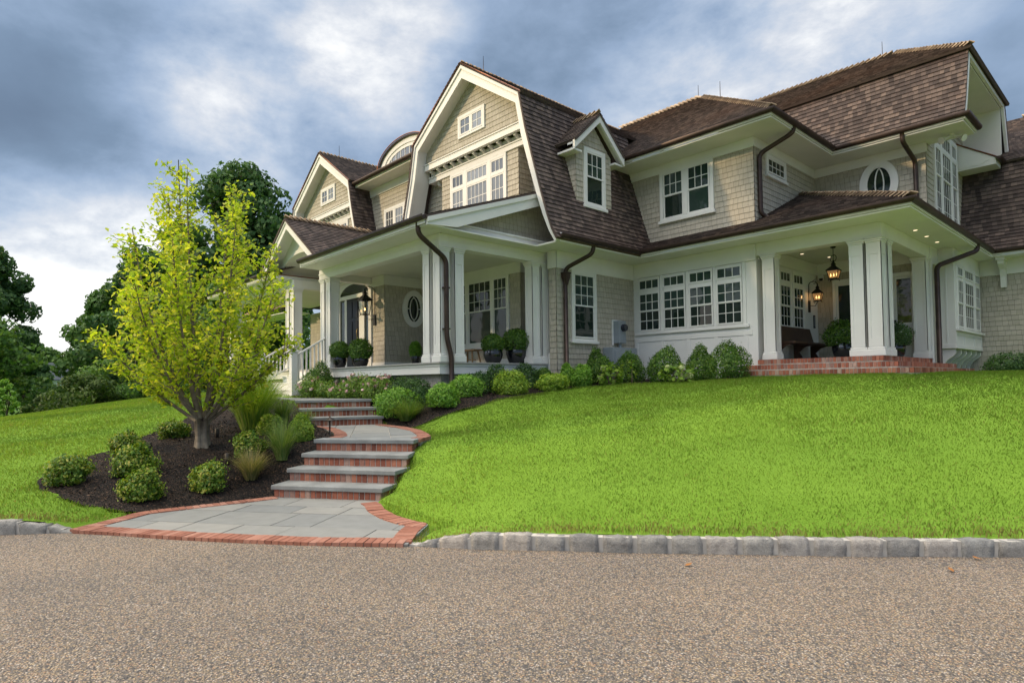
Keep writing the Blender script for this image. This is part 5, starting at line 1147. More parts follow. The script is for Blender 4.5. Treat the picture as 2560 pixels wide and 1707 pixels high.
Ca = empty('utility_cabinet', (-10.3, 13.4, 1.5), 0, 'low grey metal utility cabinet below the electric meter', 'cabinet')
q = MB(); q.box(-10.46, 12.95, 1.45, -10.12, 14.02, 2.42); q.build('cabinet_body', m_boxgrey, Ca, bevel=.012)
q = MB(); q.box(-10.12, 13.02, 1.6, -10.10, 13.95, 2.34); q.build('door', m_boxgrey, Ca, bevel=.006)
q = MB(); q.box(-10.10, 13.5, 2.05, -10.08, 13.56, 2.12); q.build('latch', m_black, Ca)
q = MB(); q.box(-10.47, 12.80, 1.45, -10.2, 12.95, 2.1); q.build('side_box', plain('dull_grey_metal', (.2, .21, .21), .5, .2), Ca, bevel=.01)
# floodlights, camera, number plate, utility cover
Fl_ = empty('floodlight', (-3.58, 17.95, 7.42), 0, 'white twin headed floodlight under the eave of the big right gambrel roof', 'floodlight')
q = MB(); q.lathe([(0, 0), (.06, 0), (.06, -.03), (0, -.03)], (-3.58, 17.95, 7.42), 14); q.build('base', m_white, Fl_)
for dx, dy in ((-.11, -.14), (.16, -.02)):
    c = Vector((-3.58+dx, 17.95+dy, 7.30)); d = Vector((dx, dy-.05, -.10)).normalized(); q = MB(); q.tube([(-3.58, 17.95, 7.39), c, c+d*.03, c+d*.13], [.018, .03, .05, .085], 14); q.build('lamp_head', m_white, Fl_)
Sc = empty('security_camera', (-6.72, 17.98, 4.30), 0, 'small dark dome security camera high in the corner of the right porch', 'camera')
q = MB(); q.box(-6.80, 17.96, 4.27, -6.66, 18.04, 4.40); q.build('mount', m_white, Sc); q = MB(); q.lathe([(0, -.06), (.03, -.052), (.05, -.03), (.055, 0)], (-6.70, 17.93, 4.30), 14); q.build('lens_dome', m_black, Sc)
Kn = empty('wall_thermometer', (-6.85, 17.7, 3.1), 0, 'narrow dark oblong plate on the white wall below the amber wall lantern', 'wall plate')
q = MB(); q.box(-6.86, 17.72, 2.92, -6.835, 17.82, 3.28); q.build('frame', m_black, Kn, bevel=.004); q = MB(); q.box(-6.84, 17.745, 2.96, -6.83, 17.795, 3.24); q.build('face', m_boxgrey, Kn)
Uc = empty('utility_cover', (-2.1, 21.5, 1.75), 0, 'white rounded cover behind the low shrubs at the right end of the house', 'vent cover')
q = MB(); q.tube([(-2.65, 21.6, 1.84), (-2.55, 21.6, 1.84), (-1.95, 21.6, 1.84), (-1.85, 21.6, 1.84)], [.06, .13, .13, .06], 14); q.build('cover', m_white, Uc)
Wf = empty('white_foot_post', (-10.3, 14.0, 1.5), 0)
bpy.data.objects.remove(Wf)
# path lights and tree stakes
m_bronze = plain('dark_bronze', (.05, .042, .035), .45, .6, .5, .2)
def path_light(x, y, h, label):
    z = float(ground_z(np.array([x]), np.array([y]))[0]); root = empty('path_light', (x, y, z), 0, label, 'path light', 'bronze mushroom path lights')
    q = MB(); q.tube([(x, y, z-.05), (x, y, z+h-.06)], .013, 8); q.build('post', m_bronze, root)
    q = MB(); q.lathe([(0, h+.02), (.012, h+.018), (.015, h), (.095, h-.045), (.10, h-.055), (.085, h-.05), (.03, h-.03), (.02, h-.07), (0, h-.07)], (x, y, z), 18); q.build('hood', m_bronze, root)
path_light(-14.25, 7.18, .44, 'bronze mushroom path light among the pink roses by the porch')
path_light(-9.42, 4.62, .34, 'bronze mushroom path light left of the middle landing of the garden walk')
path_light(-18.75, 6.55, .45, 'slim bronze path light left of the white front stair')
m_stake = plain('weathered_uplight_metal', (.06, .05, .04), .6, .3, .4, .3)
for x, y, lb in ((-10.62, 2.29, 'short dark cylindrical uplight in the mulch left of the young tree'), (-9.50, 3.05, 'short dark cylindrical uplight in the mulch in front right of the young tree'), (-10.61, 3.25, 'short dark cylindrical uplight partly hidden just behind the young tree trunk')):
    z = float(ground_z(np.array([x]), np.array([y]))[0]); root = empty('uplight', (x, y, z), 0, lb, 'uplight', 'uplights round the young tree')
    q = MB(); q.lathe([(0, -.04), (.032, -.04), (.032, .13), (.026, .135), (0, .12)], (x, y, z), 14); q.build('housing', m_stake, root); q = MB(); q.lathe([(0, .124), (.026, .124)], (x, y, z), 12); q.build('lens', m_glass, root)
# small litter: stone in the mulch, fallen leaves on the gravel
def pebble(x, y, r, label):
    z = float(ground_z(np.array([x]), np.array([y]))[0]); R = random.Random(int(x*100)); q = MB()
    q.lathe([(0.002, -.3*r), (r*.9, -.2*r), (r, .2*r), (r*.7, .6*r), (.002, .8*r)], (0, 0, 0), 7, False); q.v = [(a*R.uniform(.85, 1.2), b*R.uniform(.7, 1.1), c) for a, b, c in q.v]
    tag(q.build('stone', m_stone, origin=(x, y, z)), label, 'stone')
pebble(-8.55, 2.12, .035, 'small white stone lying in the mulch beside the brick landing edge')
m_dead = island_mat('fallen_leaf', [(0, (.30, .11, .03)), (1, (.40, .19, .06))], .8, .2, .2)
for x, y, a, lb in ((-2.19, 2.05, .3, 'curled orange leaf lying alone on the gravel near the bottom of the picture'), (-2.75, 4.45, 1.2, 'brown leaf on the gravel by the middle of the right kerb'), (-1.25, 5.75, 2.2, 'small orange leaf on the gravel in front of the right hand kerb blocks'), (-1.18, 6.27, 2.9, 'orange leaf lying against the foot of a right hand kerb block')):
    q = MB(); c, s = math.cos(a), math.sin(a)
    L_ = [(-.035, 0, .006), (-.012, .016, .014), (.015, .014, .012), (.04, 0, .022), (.015, -.014, .016), (-.012, -.016, .010)]
    q.face([(x+px*c-py*s, y+px*s+py*c, pz_+.004) for px, py, pz_ in L_]); tag(q.build('fallen_leaf', m_dead, origin=(x, y, 0)), lb, 'leaf', 'fallen leaves on the gravel')
# ---------------------------------------------------------------- planting
BL = 'low glossy bed shrub, '
for i, (x, y, w, h, d) in enumerate([(-9.95, 1.20, .66, .42, 'leftmost of the bed at its rounded tip'), (-10.95, 2.05, .64, .38, 'by the lawn edge behind the left uplight'), (-9.80, 1.95, .68, .45, 'between the leftmost shrub and the left uplight'),
        (-8.98, 1.85, .58, .42, 'front left one nearest the gravel'), (-8.92, 2.62, .60, .43, 'in front of the young tree near the brick edging'), (-11.35, 2.80, .58, .34, 'just left of the young tree trunk'),
        (-9.55, 3.40, .56, .40, 'right of the young tree beside the tan grass'), (-10.45, 4.05, .62, .36, 'right of the tall bright grass clump'), (-9.62, 4.25, .58, .44, 'yellowish one beside the path light at the middle landing')]):
    shrub('holly' if i < 7 else 'yel', x, y, w*.74, h*.88, 10+i, BL+d, group='low shrubs in the left mulch bed')
G1 = 'shrubs in the porch bed'
for kind, x, y, w, h, d in [('cone', -15.75, 7.45, .95, .92, 'pointed dark boxwood beside the white front stair'),
        ('boxd', -14.9, 7.72, .78, .48, 'first dark hedge boxwood along the porch skirt, by the pointed one'), ('boxd', -14.2, 7.72, .76, .50, 'second dark hedge boxwood along the porch skirt'), ('boxd', -13.5, 7.70, .78, .50, 'third dark hedge boxwood along the porch skirt'), ('boxd', -12.8, 7.70, .80, .54, 'fourth dark hedge boxwood along the porch skirt'), ('boxd', -12.05, 7.66, .82, .56, 'fifth dark hedge boxwood left of the porch corner downspout'), ('boxd', -11.35, 7.60, .80, .60, 'round dark boxwood in front of the porch corner column'),
        ('lime', -11.35, 7.12, .98, .62, 'large bright green mound with fountain grass at its foot'), ('lime', -10.15, 7.42, .68, .46, 'bright lime shrub at the lawn edge, right of the grassy mound'), ('lime', -10.25, 8.12, .70, .46, 'lime shrub just behind the lime one at the lawn edge'),
        ('boxd', -10.5, 8.55, .60, .52, 'small olive boxwood right of the porch corner downspout'), ('boxd', -10.45, 9.15, .62, .62, 'upright dark boxwood against the porch side skirt'), ('yel', -9.95, 9.12, .78, .50, 'yellow green shrub in front of the porch side skirt'), ('boxd', -10.45, 10.05, .72, .58, 'dark boxwood below the potted shrubs on the porch'), ('box', -10.2, 10.45, .62, .48, 'mid green shrub left of the downspout with conductor head'), ('yel', -9.72, 10.22, .72, .36, 'small yellowish shrub at the lawn edge by the conductor head downspout'), ('lime', -10.05, 11.05, .46, .52, 'bright green shrub at the foot of the conductor head downspout'), ('lime', -9.65, 11.15, .52, .50, 'bright green shrub between the downspout and the big boxwood')]:
    shrub(kind, x, y, w, h, int(abs(x*37+y*11)) % 97, d, group=G1)
G2 = 'roses in the porch bed'
for x, y, w, h, d, f in [(-15.3, 6.98, .70, .50, 'pink rose bush at the foot of the white stair newel', 26), (-14.75, 7.22, .75, .40, 'low rose bush left of the path light with few flowers', 8), (-13.85, 7.25, .80, .42, 'low rose bush right of the path light', 16), (-13.15, 7.28, .80, .58, 'taller pink rose bush, middle of the rose row', 40), (-12.45, 7.30, .80, .62, 'rightmost pink rose bush beside the bright green mound', 40)]:
    shrub('rose', x, y, w, h, int(abs(x*53)) % 89, d, 'rose bush', G2, 'rose_bush', None, f)
G3 = 'boxwoods along the glazed wing'
for kind, x, y, w, h, d in [('cone', -9.85, 11.95, .82, .86, 'big rounded boxwood left of the grey utility cabinet'), ('cone', -9.45, 12.75, .84, .78, 'dark pointed boxwood in front of the grey utility cabinet'), ('cone', -8.5, 12.85, 1.02, .88, 'broad boxwood under the left windows of the glazed wing'), ('cone', -7.68, 13.2, .76, .82, 'darker boxwood under the right windows of the glazed wing'), ('cone', -7.0, 13.25, .98, .90, 'large rough boxwood next to the brick terrace steps')]:
    shrub(kind, x, y, w, h, int(abs(x*71)) % 83, d, group=G3)
for x, y, w, h, d in [(-2.75, 18.75, 1.05, .50, 'low dark shrub under the bay window at the right end'), (-1.9, 20.0, .9, .40, 'low dark shrub in front of the white rounded cover'), (-.7, 20.35, .9, .52, 'low dark shrub at the right edge of the picture')]:
    shrub('boxd', x, y, w, h, int(abs(x*91)) % 79, d, group='low shrubs at the right end of the house')

def blades(name, n, r0, h, spread, m, seed, wid=.006, droop=.6):
    R = np.random.RandomState(seed); a = R.uniform(0, 2*np.pi, n); rr = r0*np.sqrt(R.uniform(0, 1, n)); out = R.uniform(.15, 1., n)*spread; hh = h*R.uniform(.6, 1.1, n)
    b = np.stack([rr*np.cos(a), rr*np.sin(a), np.zeros(n)], 1); a2 = a+R.normal(0, .35, n); d = np.stack([np.cos(a2), np.sin(a2), np.zeros(n)], 1); w = np.stack([-np.sin(a2), np.cos(a2), np.zeros(n)], 1)*wid
    V = []; ts = (0, .35, .68, 1.)
    for i, t in enumerate(ts):
        c = b+d*(out*t**1.6)[:, None]; c[:, 2] = hh*(t*(1+droop*.6)-droop*.9*t**2.6*(out/spread)); k = (1-.9*t)
        V += [c-w*k, c+w*k]
    V = np.stack(V, 1); me = bpy.data.meshes.new(name); me.vertices.add(8*n); me.vertices.foreach_set('co', V.reshape(-1).astype(np.float32))
    base = (np.arange(n)*8)[:, None, None]; q = np.array([[0, 1, 3, 2], [2, 3, 5, 4], [4, 5, 7, 6]])[None]+base; q = q.reshape(-1)
    me.loops.add(len(q)); me.loops.foreach_set('vertex_index', q); me.polygons.add(3*n); me.polygons.foreach_set('loop_start', np.arange(3*n)*4); me.polygons.foreach_set('loop_total', np.full(3*n, 4)); me.materials.append(m); me.update(); me.validate(); return me
for x, y, w, h, n, m, d in [(-11.0, 3.95, 1.25, 1.0, 1300, m_ogr2, 'tall bright green ornamental grass behind the young tree'), (-8.95, 3.20, .55, .38, 520, m_tan, 'tan tipped fountain grass left of the lowest steps'), (-9.15, 3.72, .55, .52, 520, m_ogr, 'soft grey green grass clump beside the lower flight of steps'), (-11.65, 4.75, .6, .45, 420, m_ogr, 'darker grass clump below the upper flight of steps'), (-11.35, 5.05, .5, .30, 300, m_ogr, 'small grass tuft at the left end of the upper steps'),
                           (-10.85, 7.02, .95, .42, 620, m_ogr, 'drooping fountain grass at the foot of the bright green mound'), (-11.9, 4.3, 1.1, .9, 800, m_ogr2, 'loose pale ornamental grass left of the upper steps')]:
    z = float(ground_z(np.array([x]), np.array([y]))[0])-.02
    o = bpy.data.objects.new('ornamental_grass', blades('ornamental_grass', n, w*.14, h, w*.78, m, int(abs(x*100)) % 1000, .0055)); COL.objects.link(o); o.location = (x, y, z); tag(o, d, 'ornamental grass', 'ornamental grasses')
# hydrangeas and a sapling
def hydrangea(x, y, w, h, heads, label, seed):
    z = float(ground_z(np.array([x]), np.array([y]))[0])-.02; root = empty('hydrangea', (x, y, z), 0, label, 'hydrangea', 'hydrangeas along the glazed wing'); R = np.random.RandomState(seed)
    P, D = lumpy(260, w/2, w/2, h, seed, .2, .2, 0, .12); o = bpy.data.objects.new('foliage', leaf_mesh('foliage', P, D*.4+np.array([0, 0, .6]), .075, m_hydleaf, 1.5, 0, seed)); COL.objects.link(o); o.parent = root
    t = bpy.data.objects.new('stem', stems_mesh('stem', w/2, h, seed, m_bark)); COL.objects.link(t); t.parent = root
    for i in range(heads):
        a = R.uniform(0, 6.28); rr = w*.5*R.uniform(.5, 1.0); c = np.array([rr*math.cos(a), rr*math.sin(a), h*R.uniform(.12, .9)]); r = R.uniform(.055, .08); q = MB()
        for k in range(110):
            v = R.normal(0, 1, 3); v /= np.linalg.norm(v); v[2] *= .8; u = np.cross(v, [.3, .5, .8]); u /= np.linalg.norm(u); w_ = np.cross(v, u); ce = c+v*r; s = .016
            q.face([tuple(ce+u*s), tuple(ce+w_*s), tuple(ce-u*s), tuple(ce-w_*s)])
        f = q.build('flower_head', m_hyd, origin=(0, 0, 0)); f.parent = root
hydrangea(-9.25, 11.75, .62, .50, 4, 'hydrangea with pale green heads in front of the big rounded boxwood', 3)
hydrangea(-8.0, 12.65, .95, .42, 7, 'wide hydrangea with many pale green heads below the wing windows', 8)
z = float(ground_z(np.array([-9.05]), np.array([12.3]))[0]); sp_ = empty('sapling', (-9.05, 12.3, z), 0, 'slender bright green seedling in front of the dark pointed boxwood', 'plant')
q = MB(); q.tube([(0, 0, -.05), (.01, 0, .3), (0, .01, .56)], [.010, .008, .004], 6); f = q.build('stem', m_bark, origin=(0, 0, 0)); f.parent = sp_
Pl = []; 
for k in range(18): a = k*2.4; hh = .12+.44*k/18; rr = .11*(1.15-k/22); Pl.append((rr*math.cos(a), rr*math.sin(a), hh))
Pl = np.array(Pl); Dn = np.tile([0, 0, 1.], (len(Pl), 1)); o = bpy.data.objects.new('foliage', leaf_mesh('foliage', Pl, Dn, .07, m_hydleaf, 2.0, 0, 4)); COL.objects.link(o); o.parent = sp_

# the young tree ------------------------------------------------------------
m_young = leaf_mat('young_tree_leaf', [(0, (.20, .34, .02)), (.35, (.35, .48, .035)), (.7, (.50, .58, .055)), (1, (.66, .64, .10))], .55, .30, .5, .25)
m_ybark = plain('grey_green_young_bark', (.185, .155, .12), .8, 0, .2, .35, 12, .4, 60)
def young_tree(x, y):
    z = float(ground_z(np.array([x]), np.array([y]))[0])-.03; root = empty('young_tree', (x, y, z), 0, 'young multi stemmed tree with yellow green leaves standing in the mulch bed', 'tree')
    R = random.Random(21); q = MB(); tw = MB(); LP = []; LD = []
    lat = Vector((rgt.x, rgt.y, 0)).normalized(); dep = Vector((fwd.x, fwd.y, 0)).normalized()
    W = lambda a, b, c: lat*a+dep*b+Vector((0, 0, c))
    for k in range(5):
        a = 2*math.pi*k/5+.3; q.tube([(.085*math.cos(a), .085*math.sin(a), -.06), (.065*math.cos(a), .065*math.sin(a), .16), (.085*math.cos(a), .085*math.sin(a), .46)], [.050, .042, .034], 8)
    q.tube([(0, 0, -.05), (0, 0, .40)], [.10, .07], 10)
    tips = [(-.50, .2, 4.55), (-.18, -.15, 4.15), (.25, .35, 4.25), (.62, -.2, 3.75), (.95, .3, 3.15), (-.95, -.25, 3.35), (-1.38, .25, 2.55), (-1.50, -.25, 1.75), (-1.1, .5, 1.15), (1.22, -.25, 2.45), (1.30, .3, 1.65), (.9, -.6, 1.35), (.05, 1.15, 3.3), (.1, -1.05, 3.0), (-.45, -1.0, 2.4), (.5, .95, 2.5), (-.75, .9, 2.8), (-.6, .1, 3.9)]
    def bez(a, b, c, n):
        return [a*(1-t)**2+b*2*t*(1-t)+c*t*t for t in [i/n for i in range(n+1)]]
    def leaves_along(pts, n, spread=.06):
        for _ in range(n):
            i = R.randrange(1, len(pts)); t = R.random(); p = pts[i-1]*(1-t)+pts[i]*t
            o = Vector((R.gauss(0, spread), R.gauss(0, spread), R.gauss(-.01, spread*.7))); LP.append(tuple(p+o)); d = Vector((R.gauss(0, .5), R.gauss(0, .5), 1)); LD.append(tuple(d.normalized()))
    for ti, (a, b, c) in enumerate(tips):
        tip = W(a, b, c); s0 = Vector((0, 0, R.uniform(.32, .5)))+W(a, b, 0)*.06; mid = W(a*.75, b*.75, .3+c*.36) if c > 2 else W(a*.55, b*.55, .4+c*.30)
        P = bez(s0, mid, tip, 12); r0 = .020+.0036*c; q.tube(P, [r0*(1-.9*i/12)+.003 for i in range(13)], 7)
        L = (tip-s0).length; nb = int(L*12)
        for k in range(nb):
            t = .22+.75*(k+R.random())/nb; i = min(11, int(t*12)); p = P[i]+(P[i+1]-P[i])*(t*12-i)
            dirn = (W(a, b, 0).normalized()*.5+Vector((R.gauss(0, .6), R.gauss(0, .6), R.uniform(.1, .9)))).normalized(); l = R.uniform(.25, .62)*(1.1-.5*t)
            e = p+dirn*l; m = p+dirn*l*.5+Vector((0, 0, -.03)); B = bez(p, m, e+Vector((0, 0, .05)), 4); q.tube(B, [.008, .006, .005, .004, .002], 5, False); leaves_along(B, R.randint(15, 22), .065)
            for _ in range(3): LP.append(tuple(B[-1]+Vector((R.gauss(0, .05), R.gauss(0, .05), R.gauss(.02, .04))))); LD.append((R.gauss(0, .4), R.gauss(0, .4), 1))
        leaves_along(P[7:], 34, .06)
    o = q.build('trunk', m_ybark, origin=(0, 0, 0)); o.parent = root; 
    LP = np.array(LP); LD = np.array(LD); LD /= np.linalg.norm(LD, axis=1)[:, None]
    me = leaf_mesh('crown', LP, LD, .048, m_young, 1.75, .25, 5); o = bpy.data.objects.new('crown', me); COL.objects.link(o); o.parent = root
young_tree(-10.23, 2.92)

# trees and bushes beyond the lawn ------------------------------------------
m_dark1 = leaf_mat('deep_green_oak_leaf', [(0, (.03, .075, .028)), (.5, (.062, .14, .046)), (1, (.12, .21, .068))], .3, .25, .6, .2)
m_dark2 = leaf_mat('mid_green_maple_leaf', [(0, (.045, .105, .028)), (.5, (.092, .19, .044)), (1, (.165, .28, .07))], .32, .25, .6, .2)
m_olive = leaf_mat('olive_bush_leaf', [(0, (.02, .05, .008)), (.5, (.045, .09, .014)), (1, (.09, .14, .026))], .25, .3, .6, .2)
def at(px, dep):                                   # ground point seen at photograph column px, at a given depth
    d = fwd+r2*((px-1280)/1537.47); return Vector((d.x, d.y))*dep
def big_tree(px, dep, z0, h, w, label, m, seed, leaf=.34, n=7000, low=.22, lumps=34, name='tree', cat='tree', group='trees beyond the lawn', slim=1., trunk=True):
    leaf *= .72; n = int(n*1.9); lumps = int(lumps*1.9) if leaf > .1 else lumps; p = at(px, dep); R = np.random.RandomState(seed); root = empty(name, (p.x, p.y, z0), 0, label, cat, group); q = MB(); C_ = []
    for i in range(lumps):
        t = (i+R.uniform(0, 1))/lumps; zc = h*(low+(1-low-.06)*t); prof = math.sin(math.pi*min(1, (.22+.78*t)**.8))**.6*slim+(1-slim)*(1-t)
        a = R.uniform(0, 6.28); rr = w*.5*prof*R.uniform(.25, .95); C_.append((rr*math.cos(a), rr*math.sin(a), zc, w*R.uniform(.075, .16)))
    P = []; D = []; per = n//lumps
    for cx, cy, cz, r in C_:
        d = R.normal(0, 1, (per, 3)); d /= np.linalg.norm(d, axis=1)[:, None]; rr = r*(.55+.5*R.uniform(0, 1, per)**.5); pp = d*rr[:, None]*np.array([1, 1, .72])+np.array([cx, cy, cz]); P.append(pp); D.append(d)
    P = np.concatenate(P); D = np.concatenate(D); P[:, 2] = np.maximum(P[:, 2], .05)
    o = bpy.data.objects.new('crown', leaf_mesh('crown', P, D, leaf, m, 1.4, .2, seed)); COL.objects.link(o); o.parent = root
    if trunk:
        q.tube([(0, 0, -.4), (.1, 0, h*.25), (0, .1, h*.6), (0, 0, h*.9)], [h*.022, h*.017, h*.011, h*.003], 9)
        for cx, cy, cz, r in C_[::2]: q.tube([(0, 0, cz*.62), (cx*.5, cy*.5, cz*.82), (cx, cy, cz)], [h*.008, h*.005, h*.002], 5, False)
        f = q.build('trunk', m_darkbark, origin=(0, 0, 0)); f.parent = root
    return root
big_tree(-30, 42, -.6, 12.2, 6.6, 'tall dark tree at the far left edge, cut by the frame', m_dark1, 1, .30, 9000, .30)
big_tree(62, 56, -.7, 7.2, 4.6, 'rounded dark tree just right of the tall one at the left edge', m_dark1, 2, .34, 6500, .12)
big_tree(-60, 36, -.5, 6.5, 7.5, 'low spreading dark tree under the tall one at the left edge', m_dark2, 3, .28, 6000, .08)
big_tree(120, 88, -.7, 8.0, 8, 'distant hazy tree behind the far white house', m_dark2, 4, .5, 5000, .1)
big_tree(190, 90, -.7, 7.5, 6, 'second distant tree right of the far white house', m_dark2, 5, .5, 4000, .1)
big_tree(265, 44, -.6, 9.2, 7.5, 'broad mid green tree at left, its slope rising towards the young tree', m_dark2, 6, .34, 9000, .04, 40, slim=.55)
big_tree(345, 40, -.5, 11.2, 7.0, 'dark tree directly behind the left side of the young tree', m_dark1, 7, .32, 8500, .06, 40)
big_tree(455, 46, -.4, 14.5, 8.5, 'dark green tree behind the middle of the young tree', m_dark2, 8, .34, 8500, .10, 40)
big_tree(612, 48, -.2, 19.6, 11.0, 'tallest dark oak rising behind the young tree and left of the house', m_dark1, 9, .36, 13000, .25, 48)
big_tree(705, 50, 0, 16.0, 9.0, 'dark tree partly hidden by the left gable of the house', m_dark1, 10, .36, 9000, .12, 40)
big_tree(560, 34, .2, 7.0, 6.5, 'lower green tree behind the right side of the young tree', m_dark2, 11, .28, 6000, .05)
big_tree(690, 33, .4, 6.0, 5.5, 'green tree glimpsed between the portico columns', m_dark2, 12, .26, 5000, .05)
GB = 'bushes at the back of the left lawn'
for px, dep, z0, h, w, d, m in [(130, 27, -.3, 1.5, 3.0, 'leftmost olive bush behind the crest of the left lawn', m_olive), (215, 26, .0, 2.0, 3.6, 'olive bush in the middle of the row behind the lawn crest', m_olive), (300, 28, .2, 2.6, 4.0, 'dark green bush right of the olive row behind the lawn crest', m_dark2), (390, 29, .5, 2.0, 3.6, 'dark bush behind the young tree at the lawn crest', m_dark2), (120, 60, -.6, 3.0, 4.5, 'round bush below the far white house', m_dark2)]:
    big_tree(px, dep, z0, h, w, d, m, int(px+dep), .13, 3200, .1, 26, 'bush', 'bush', GB, trunk=True)
big_tree(18, 20, .35, 1.55, .95, 'loose pale green shrub at the left edge of the lawn', m_olive if False else m_lime, 77, .07, 900, .1, 18, 'lawn_shrub', 'shrub', None)
# tall trees across the drive, out of the picture, that shade the porches and the right wing
for pp, ss, hh, ww, lb in ((-15.2, -24, 15.0, 6.0, 'tall oak across the drive, its crown shading the porch'), (-12.0, -23.5, 21.0, 8.2, 'tallest oak across the drive, shading the right wing'), (-5.0, -22.5, 14.0, 9.0, 'loose crowned oak across the drive, dappling the right lawn')):
    c = Vector((.6*ss+.8*pp, .8*ss-.6*pp)); pd = c.dot(Vector((fwd.x, fwd.y))); o = big_tree(1280, 1, 0, hh, ww, lb, m_dark2, int(-pp*10), .30, 7000 if pp < -8 else 900, .58 if pp < -8 else .35, 30 if pp < -8 else 12, 'tree', 'tree', 'oaks across the drive'); o.location = (c.x, c.y, .1)
for xx, yy, hh, lb in ((6.5, 60, 19.0, 'unseen tall tree added behind the right wing for dark window reflections'), (14.0, 63, 20.0, 'unseen tallest tree added behind the right wing for dark window reflections')):  # unseen trees added so the tall side windows mirror something dark
    o = big_tree(1280, 1, 0, hh, 11.0, lb, m_dark1, int(hh), .36, 8000, .1, 36, 'tree', 'tree', 'added trees behind the right wing'); o.location = (xx, yy, 0)
# far white house
p = at(142, 84); Hh = empty('far_house', (p.x, p.y, -.6), .5, 'distant white gabled house with grey roof among the trees', 'house')
q = MB(); q.box(-1.2, -2.2, 0, 1.2, 2.2, 3.6); q.prism(Frame((0, -2.2, 3.6), (1, 0, 0)), [(-1.2, 0), (1.2, 0), (0, 1.9)], -4.4, 0); f = q.build('wall', m_white, origin=(0, 0, 0)); f.parent = Hh
q = MB()
for s in (-1, 1): q.hexa([(0, -2.5, 5.5), (s*1.5, -2.5, 3.2), (s*1.5, 2.5, 3.2), (0, 2.5, 5.5), (0, -2.5, 5.65), (s*1.5, -2.5, 3.35), (s*1.5, 2.5, 3.35), (0, 2.5, 5.65)])
f = q.build('roof', plain('grey_slate', (.12, .13, .15), .8), origin=(0, 0, 0)); f.parent = Hh
q = MB(); q.box(-.3, 1.0, 4.6, .3, 1.6, 7.0); f = q.build('chimney', m_white, origin=(0, 0, 0)); f.parent = Hh
pa, pb = at(40, 62), at(125, 60); q = MB(); n_ = Vector((.6, -.8))*1.1
q.face([(pa.x, pa.y, -.63), (pb.x, pb.y, -.63), (pb.x-1.5, pb.y+3, -.63), (pa.x-1.5, pa.y+3, -.63)]); tag(q.build('far_lane', plain('grey_lane', (.17, .17, .18), .9)), kind='structure')

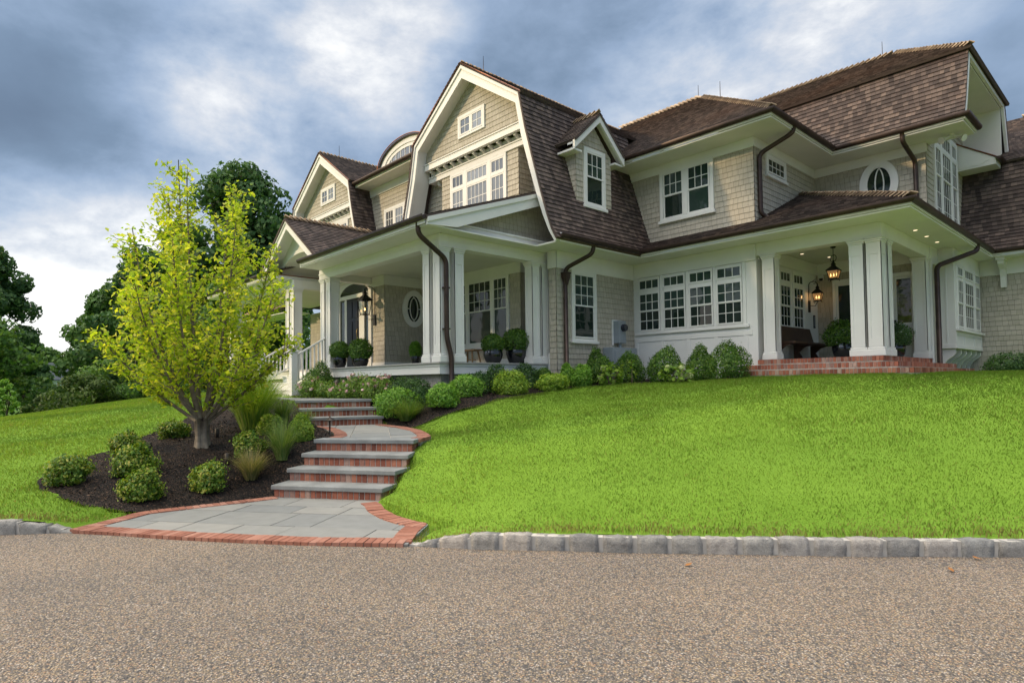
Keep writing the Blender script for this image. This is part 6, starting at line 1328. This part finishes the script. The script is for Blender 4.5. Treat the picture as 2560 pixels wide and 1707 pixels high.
# lawn grass -----------------------------------------------------------------
def lawn_blades():
    R = np.random.RandomState(3); P = []
    for x0, x1, y0, y1 in ((-34, 9, -6, 24),):
        n = 2600000; Q = R.uniform((x0, y0), (x1, y1), (n, 2)); d = np.hypot(Q[:, 0], Q[:, 1]); az = np.degrees(np.arctan2(Q[:, 1], Q[:, 0]))
        area = (x1-x0)*(y1-y0); rho = 7800*np.minimum(1, (6.2/np.maximum(d, 1)))**1.75; keep = R.uniform(0, 1, n) < rho/(n/area)
        keep &= (az > 88) & (az < 190) | ((az < -168)); keep &= d < 31; P.append(Q[keep])
    P = np.concatenate(P)
    ok = inside(P, lawn_poly)
    for poly in (LAND1, LAND2, PATH3, STEPS_ALL, STEPS2_ALL, BED_R, BED_L, BED_E, [(-24.8, 7.8), (-10.6, 7.8), (-10.4, 14.3), (-24.8, 14.3)], [(-7.45, 13.6), (-3.42, 13.6), (-3.42, 19), (-7.45, 19)], [(-40, 21), (13, 21), (13, 30), (-40, 30)], [(-11, 14), (-3.6, 14), (-3.6, 22), (-11, 22)]):
        ok &= ~inside(P, poly)
    P = P[ok]; n = len(P); d = np.hypot(P[:, 0], P[:, 1])
    z = ground_z(P[:, 0], P[:, 1])+.012*wob(P)-.012+.02*np.clip(1-np.minimum(seg_dist(P, kb_r), seg_dist(P, kb_l))/.3, 0, 1)
    kd = np.minimum(seg_dist(P, kb_r), seg_dist(P, kb_l))
    patch = np.clip(.5+.5*np.sin(P[:, 0]*1.9+1)*np.sin(P[:, 1]*1.6+.4)+.35*np.sin(P[:, 0]*4.7)*np.sin(P[:, 1]*5.3), 0, 1)
    dry = np.clip((R.uniform(0, 1, n) < np.clip(1.25-kd/.40, 0, .95)*(.55+.45*np.clip(np.sin(P[:, 0]*6+P[:, 1]*3)+.6, 0, 1)))*R.uniform(.5, 1, n)+(R.uniform(0, 1, n) < .10*patch)*R.uniform(.2, .8, n), 0, 1)
    s = np.maximum(1, d/7)**.62; h = R.uniform(.022, .044, n)*(.75+.25*s)*np.where(kd < .12, 1.25, 1.)*(.85+.3*patch); w = R.uniform(.0020, .0036, n)*s*1.1
    a = R.uniform(0, 2*np.pi, n); lean = R.uniform(.1, .75, n)*h; l2 = R.uniform(0, 2*np.pi, n)
    dx, dy = np.cos(a)*w, np.sin(a)*w; tx, ty = np.cos(l2)*lean, np.sin(l2)*lean
    b = np.stack([P[:, 0], P[:, 1], z], 1)
    V = np.stack([b-np.stack([dx, dy, np.zeros(n)], 1), b+np.stack([dx, dy, np.zeros(n)], 1), b+np.stack([tx*.35+dx*.8, ty*.35+dy*.8, h*.55], 1), b+np.stack([tx, ty, h], 1), b+np.stack([tx*.35-dx*.8, ty*.35-dy*.8, h*.55], 1)], 1)
    me = bpy.data.meshes.new('lawn_grass'); me.vertices.add(5*n); me.vertices.foreach_set('co', V.reshape(-1).astype(np.float32))
    k = (np.arange(n)*5)[:, None]; q = (np.array([[0, 1, 2, 3, 4]])+k).reshape(-1)
    me.loops.add(len(q)); me.loops.foreach_set('vertex_index', q); me.polygons.add(n); me.polygons.foreach_set('loop_start', np.arange(n)*5); me.polygons.foreach_set('loop_total', np.full(n, 5))
    at_ = me.attributes.new('dry', 'FLOAT', 'POINT'); at_.data.foreach_set('value', np.repeat(dry, 5).astype(np.float32))
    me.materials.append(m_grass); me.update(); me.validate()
    o = bpy.data.objects.new('lawn_grass', me); COL.objects.link(o); tag(o, 'short bright green lawn grass on both sides of the garden walk', 'grass', None, 'stuff'); print('blades', n)
lawn_blades()
# bark chips strewn over the mulch
def chips():
    R = np.random.RandomState(9); P = []
    for poly, n in ((BED_L, 5200), (BED_R, 4200)):
        a = np.array(poly); Q = R.uniform(a.min(0), a.max(0), (n*3, 2)); Q = Q[inside(Q, poly)][:n]; P.append(Q)
    P = np.concatenate(P); z = ground_z(P[:, 0], P[:, 1])+R.uniform(.0, .03, len(P)); X = np.stack([P[:, 0], P[:, 1], z], 1)
    me = leaf_mesh('bark_chips', X, np.tile([0, 0, 1.], (len(X), 1)), .016, island_mat('bark_chip', [(0, (.010, .008, .007)), (.6, (.035, .025, .02)), (.9, (.08, .05, .035)), (1, (.18, .12, .085))], .9, .2, .3), 2.6, 0, 9)
    o = bpy.data.objects.new('bark_chips', me); COL.objects.link(o); tag(o, 'dark bark chips strewn over the mulch beds', 'mulch', None, 'stuff')
chips()
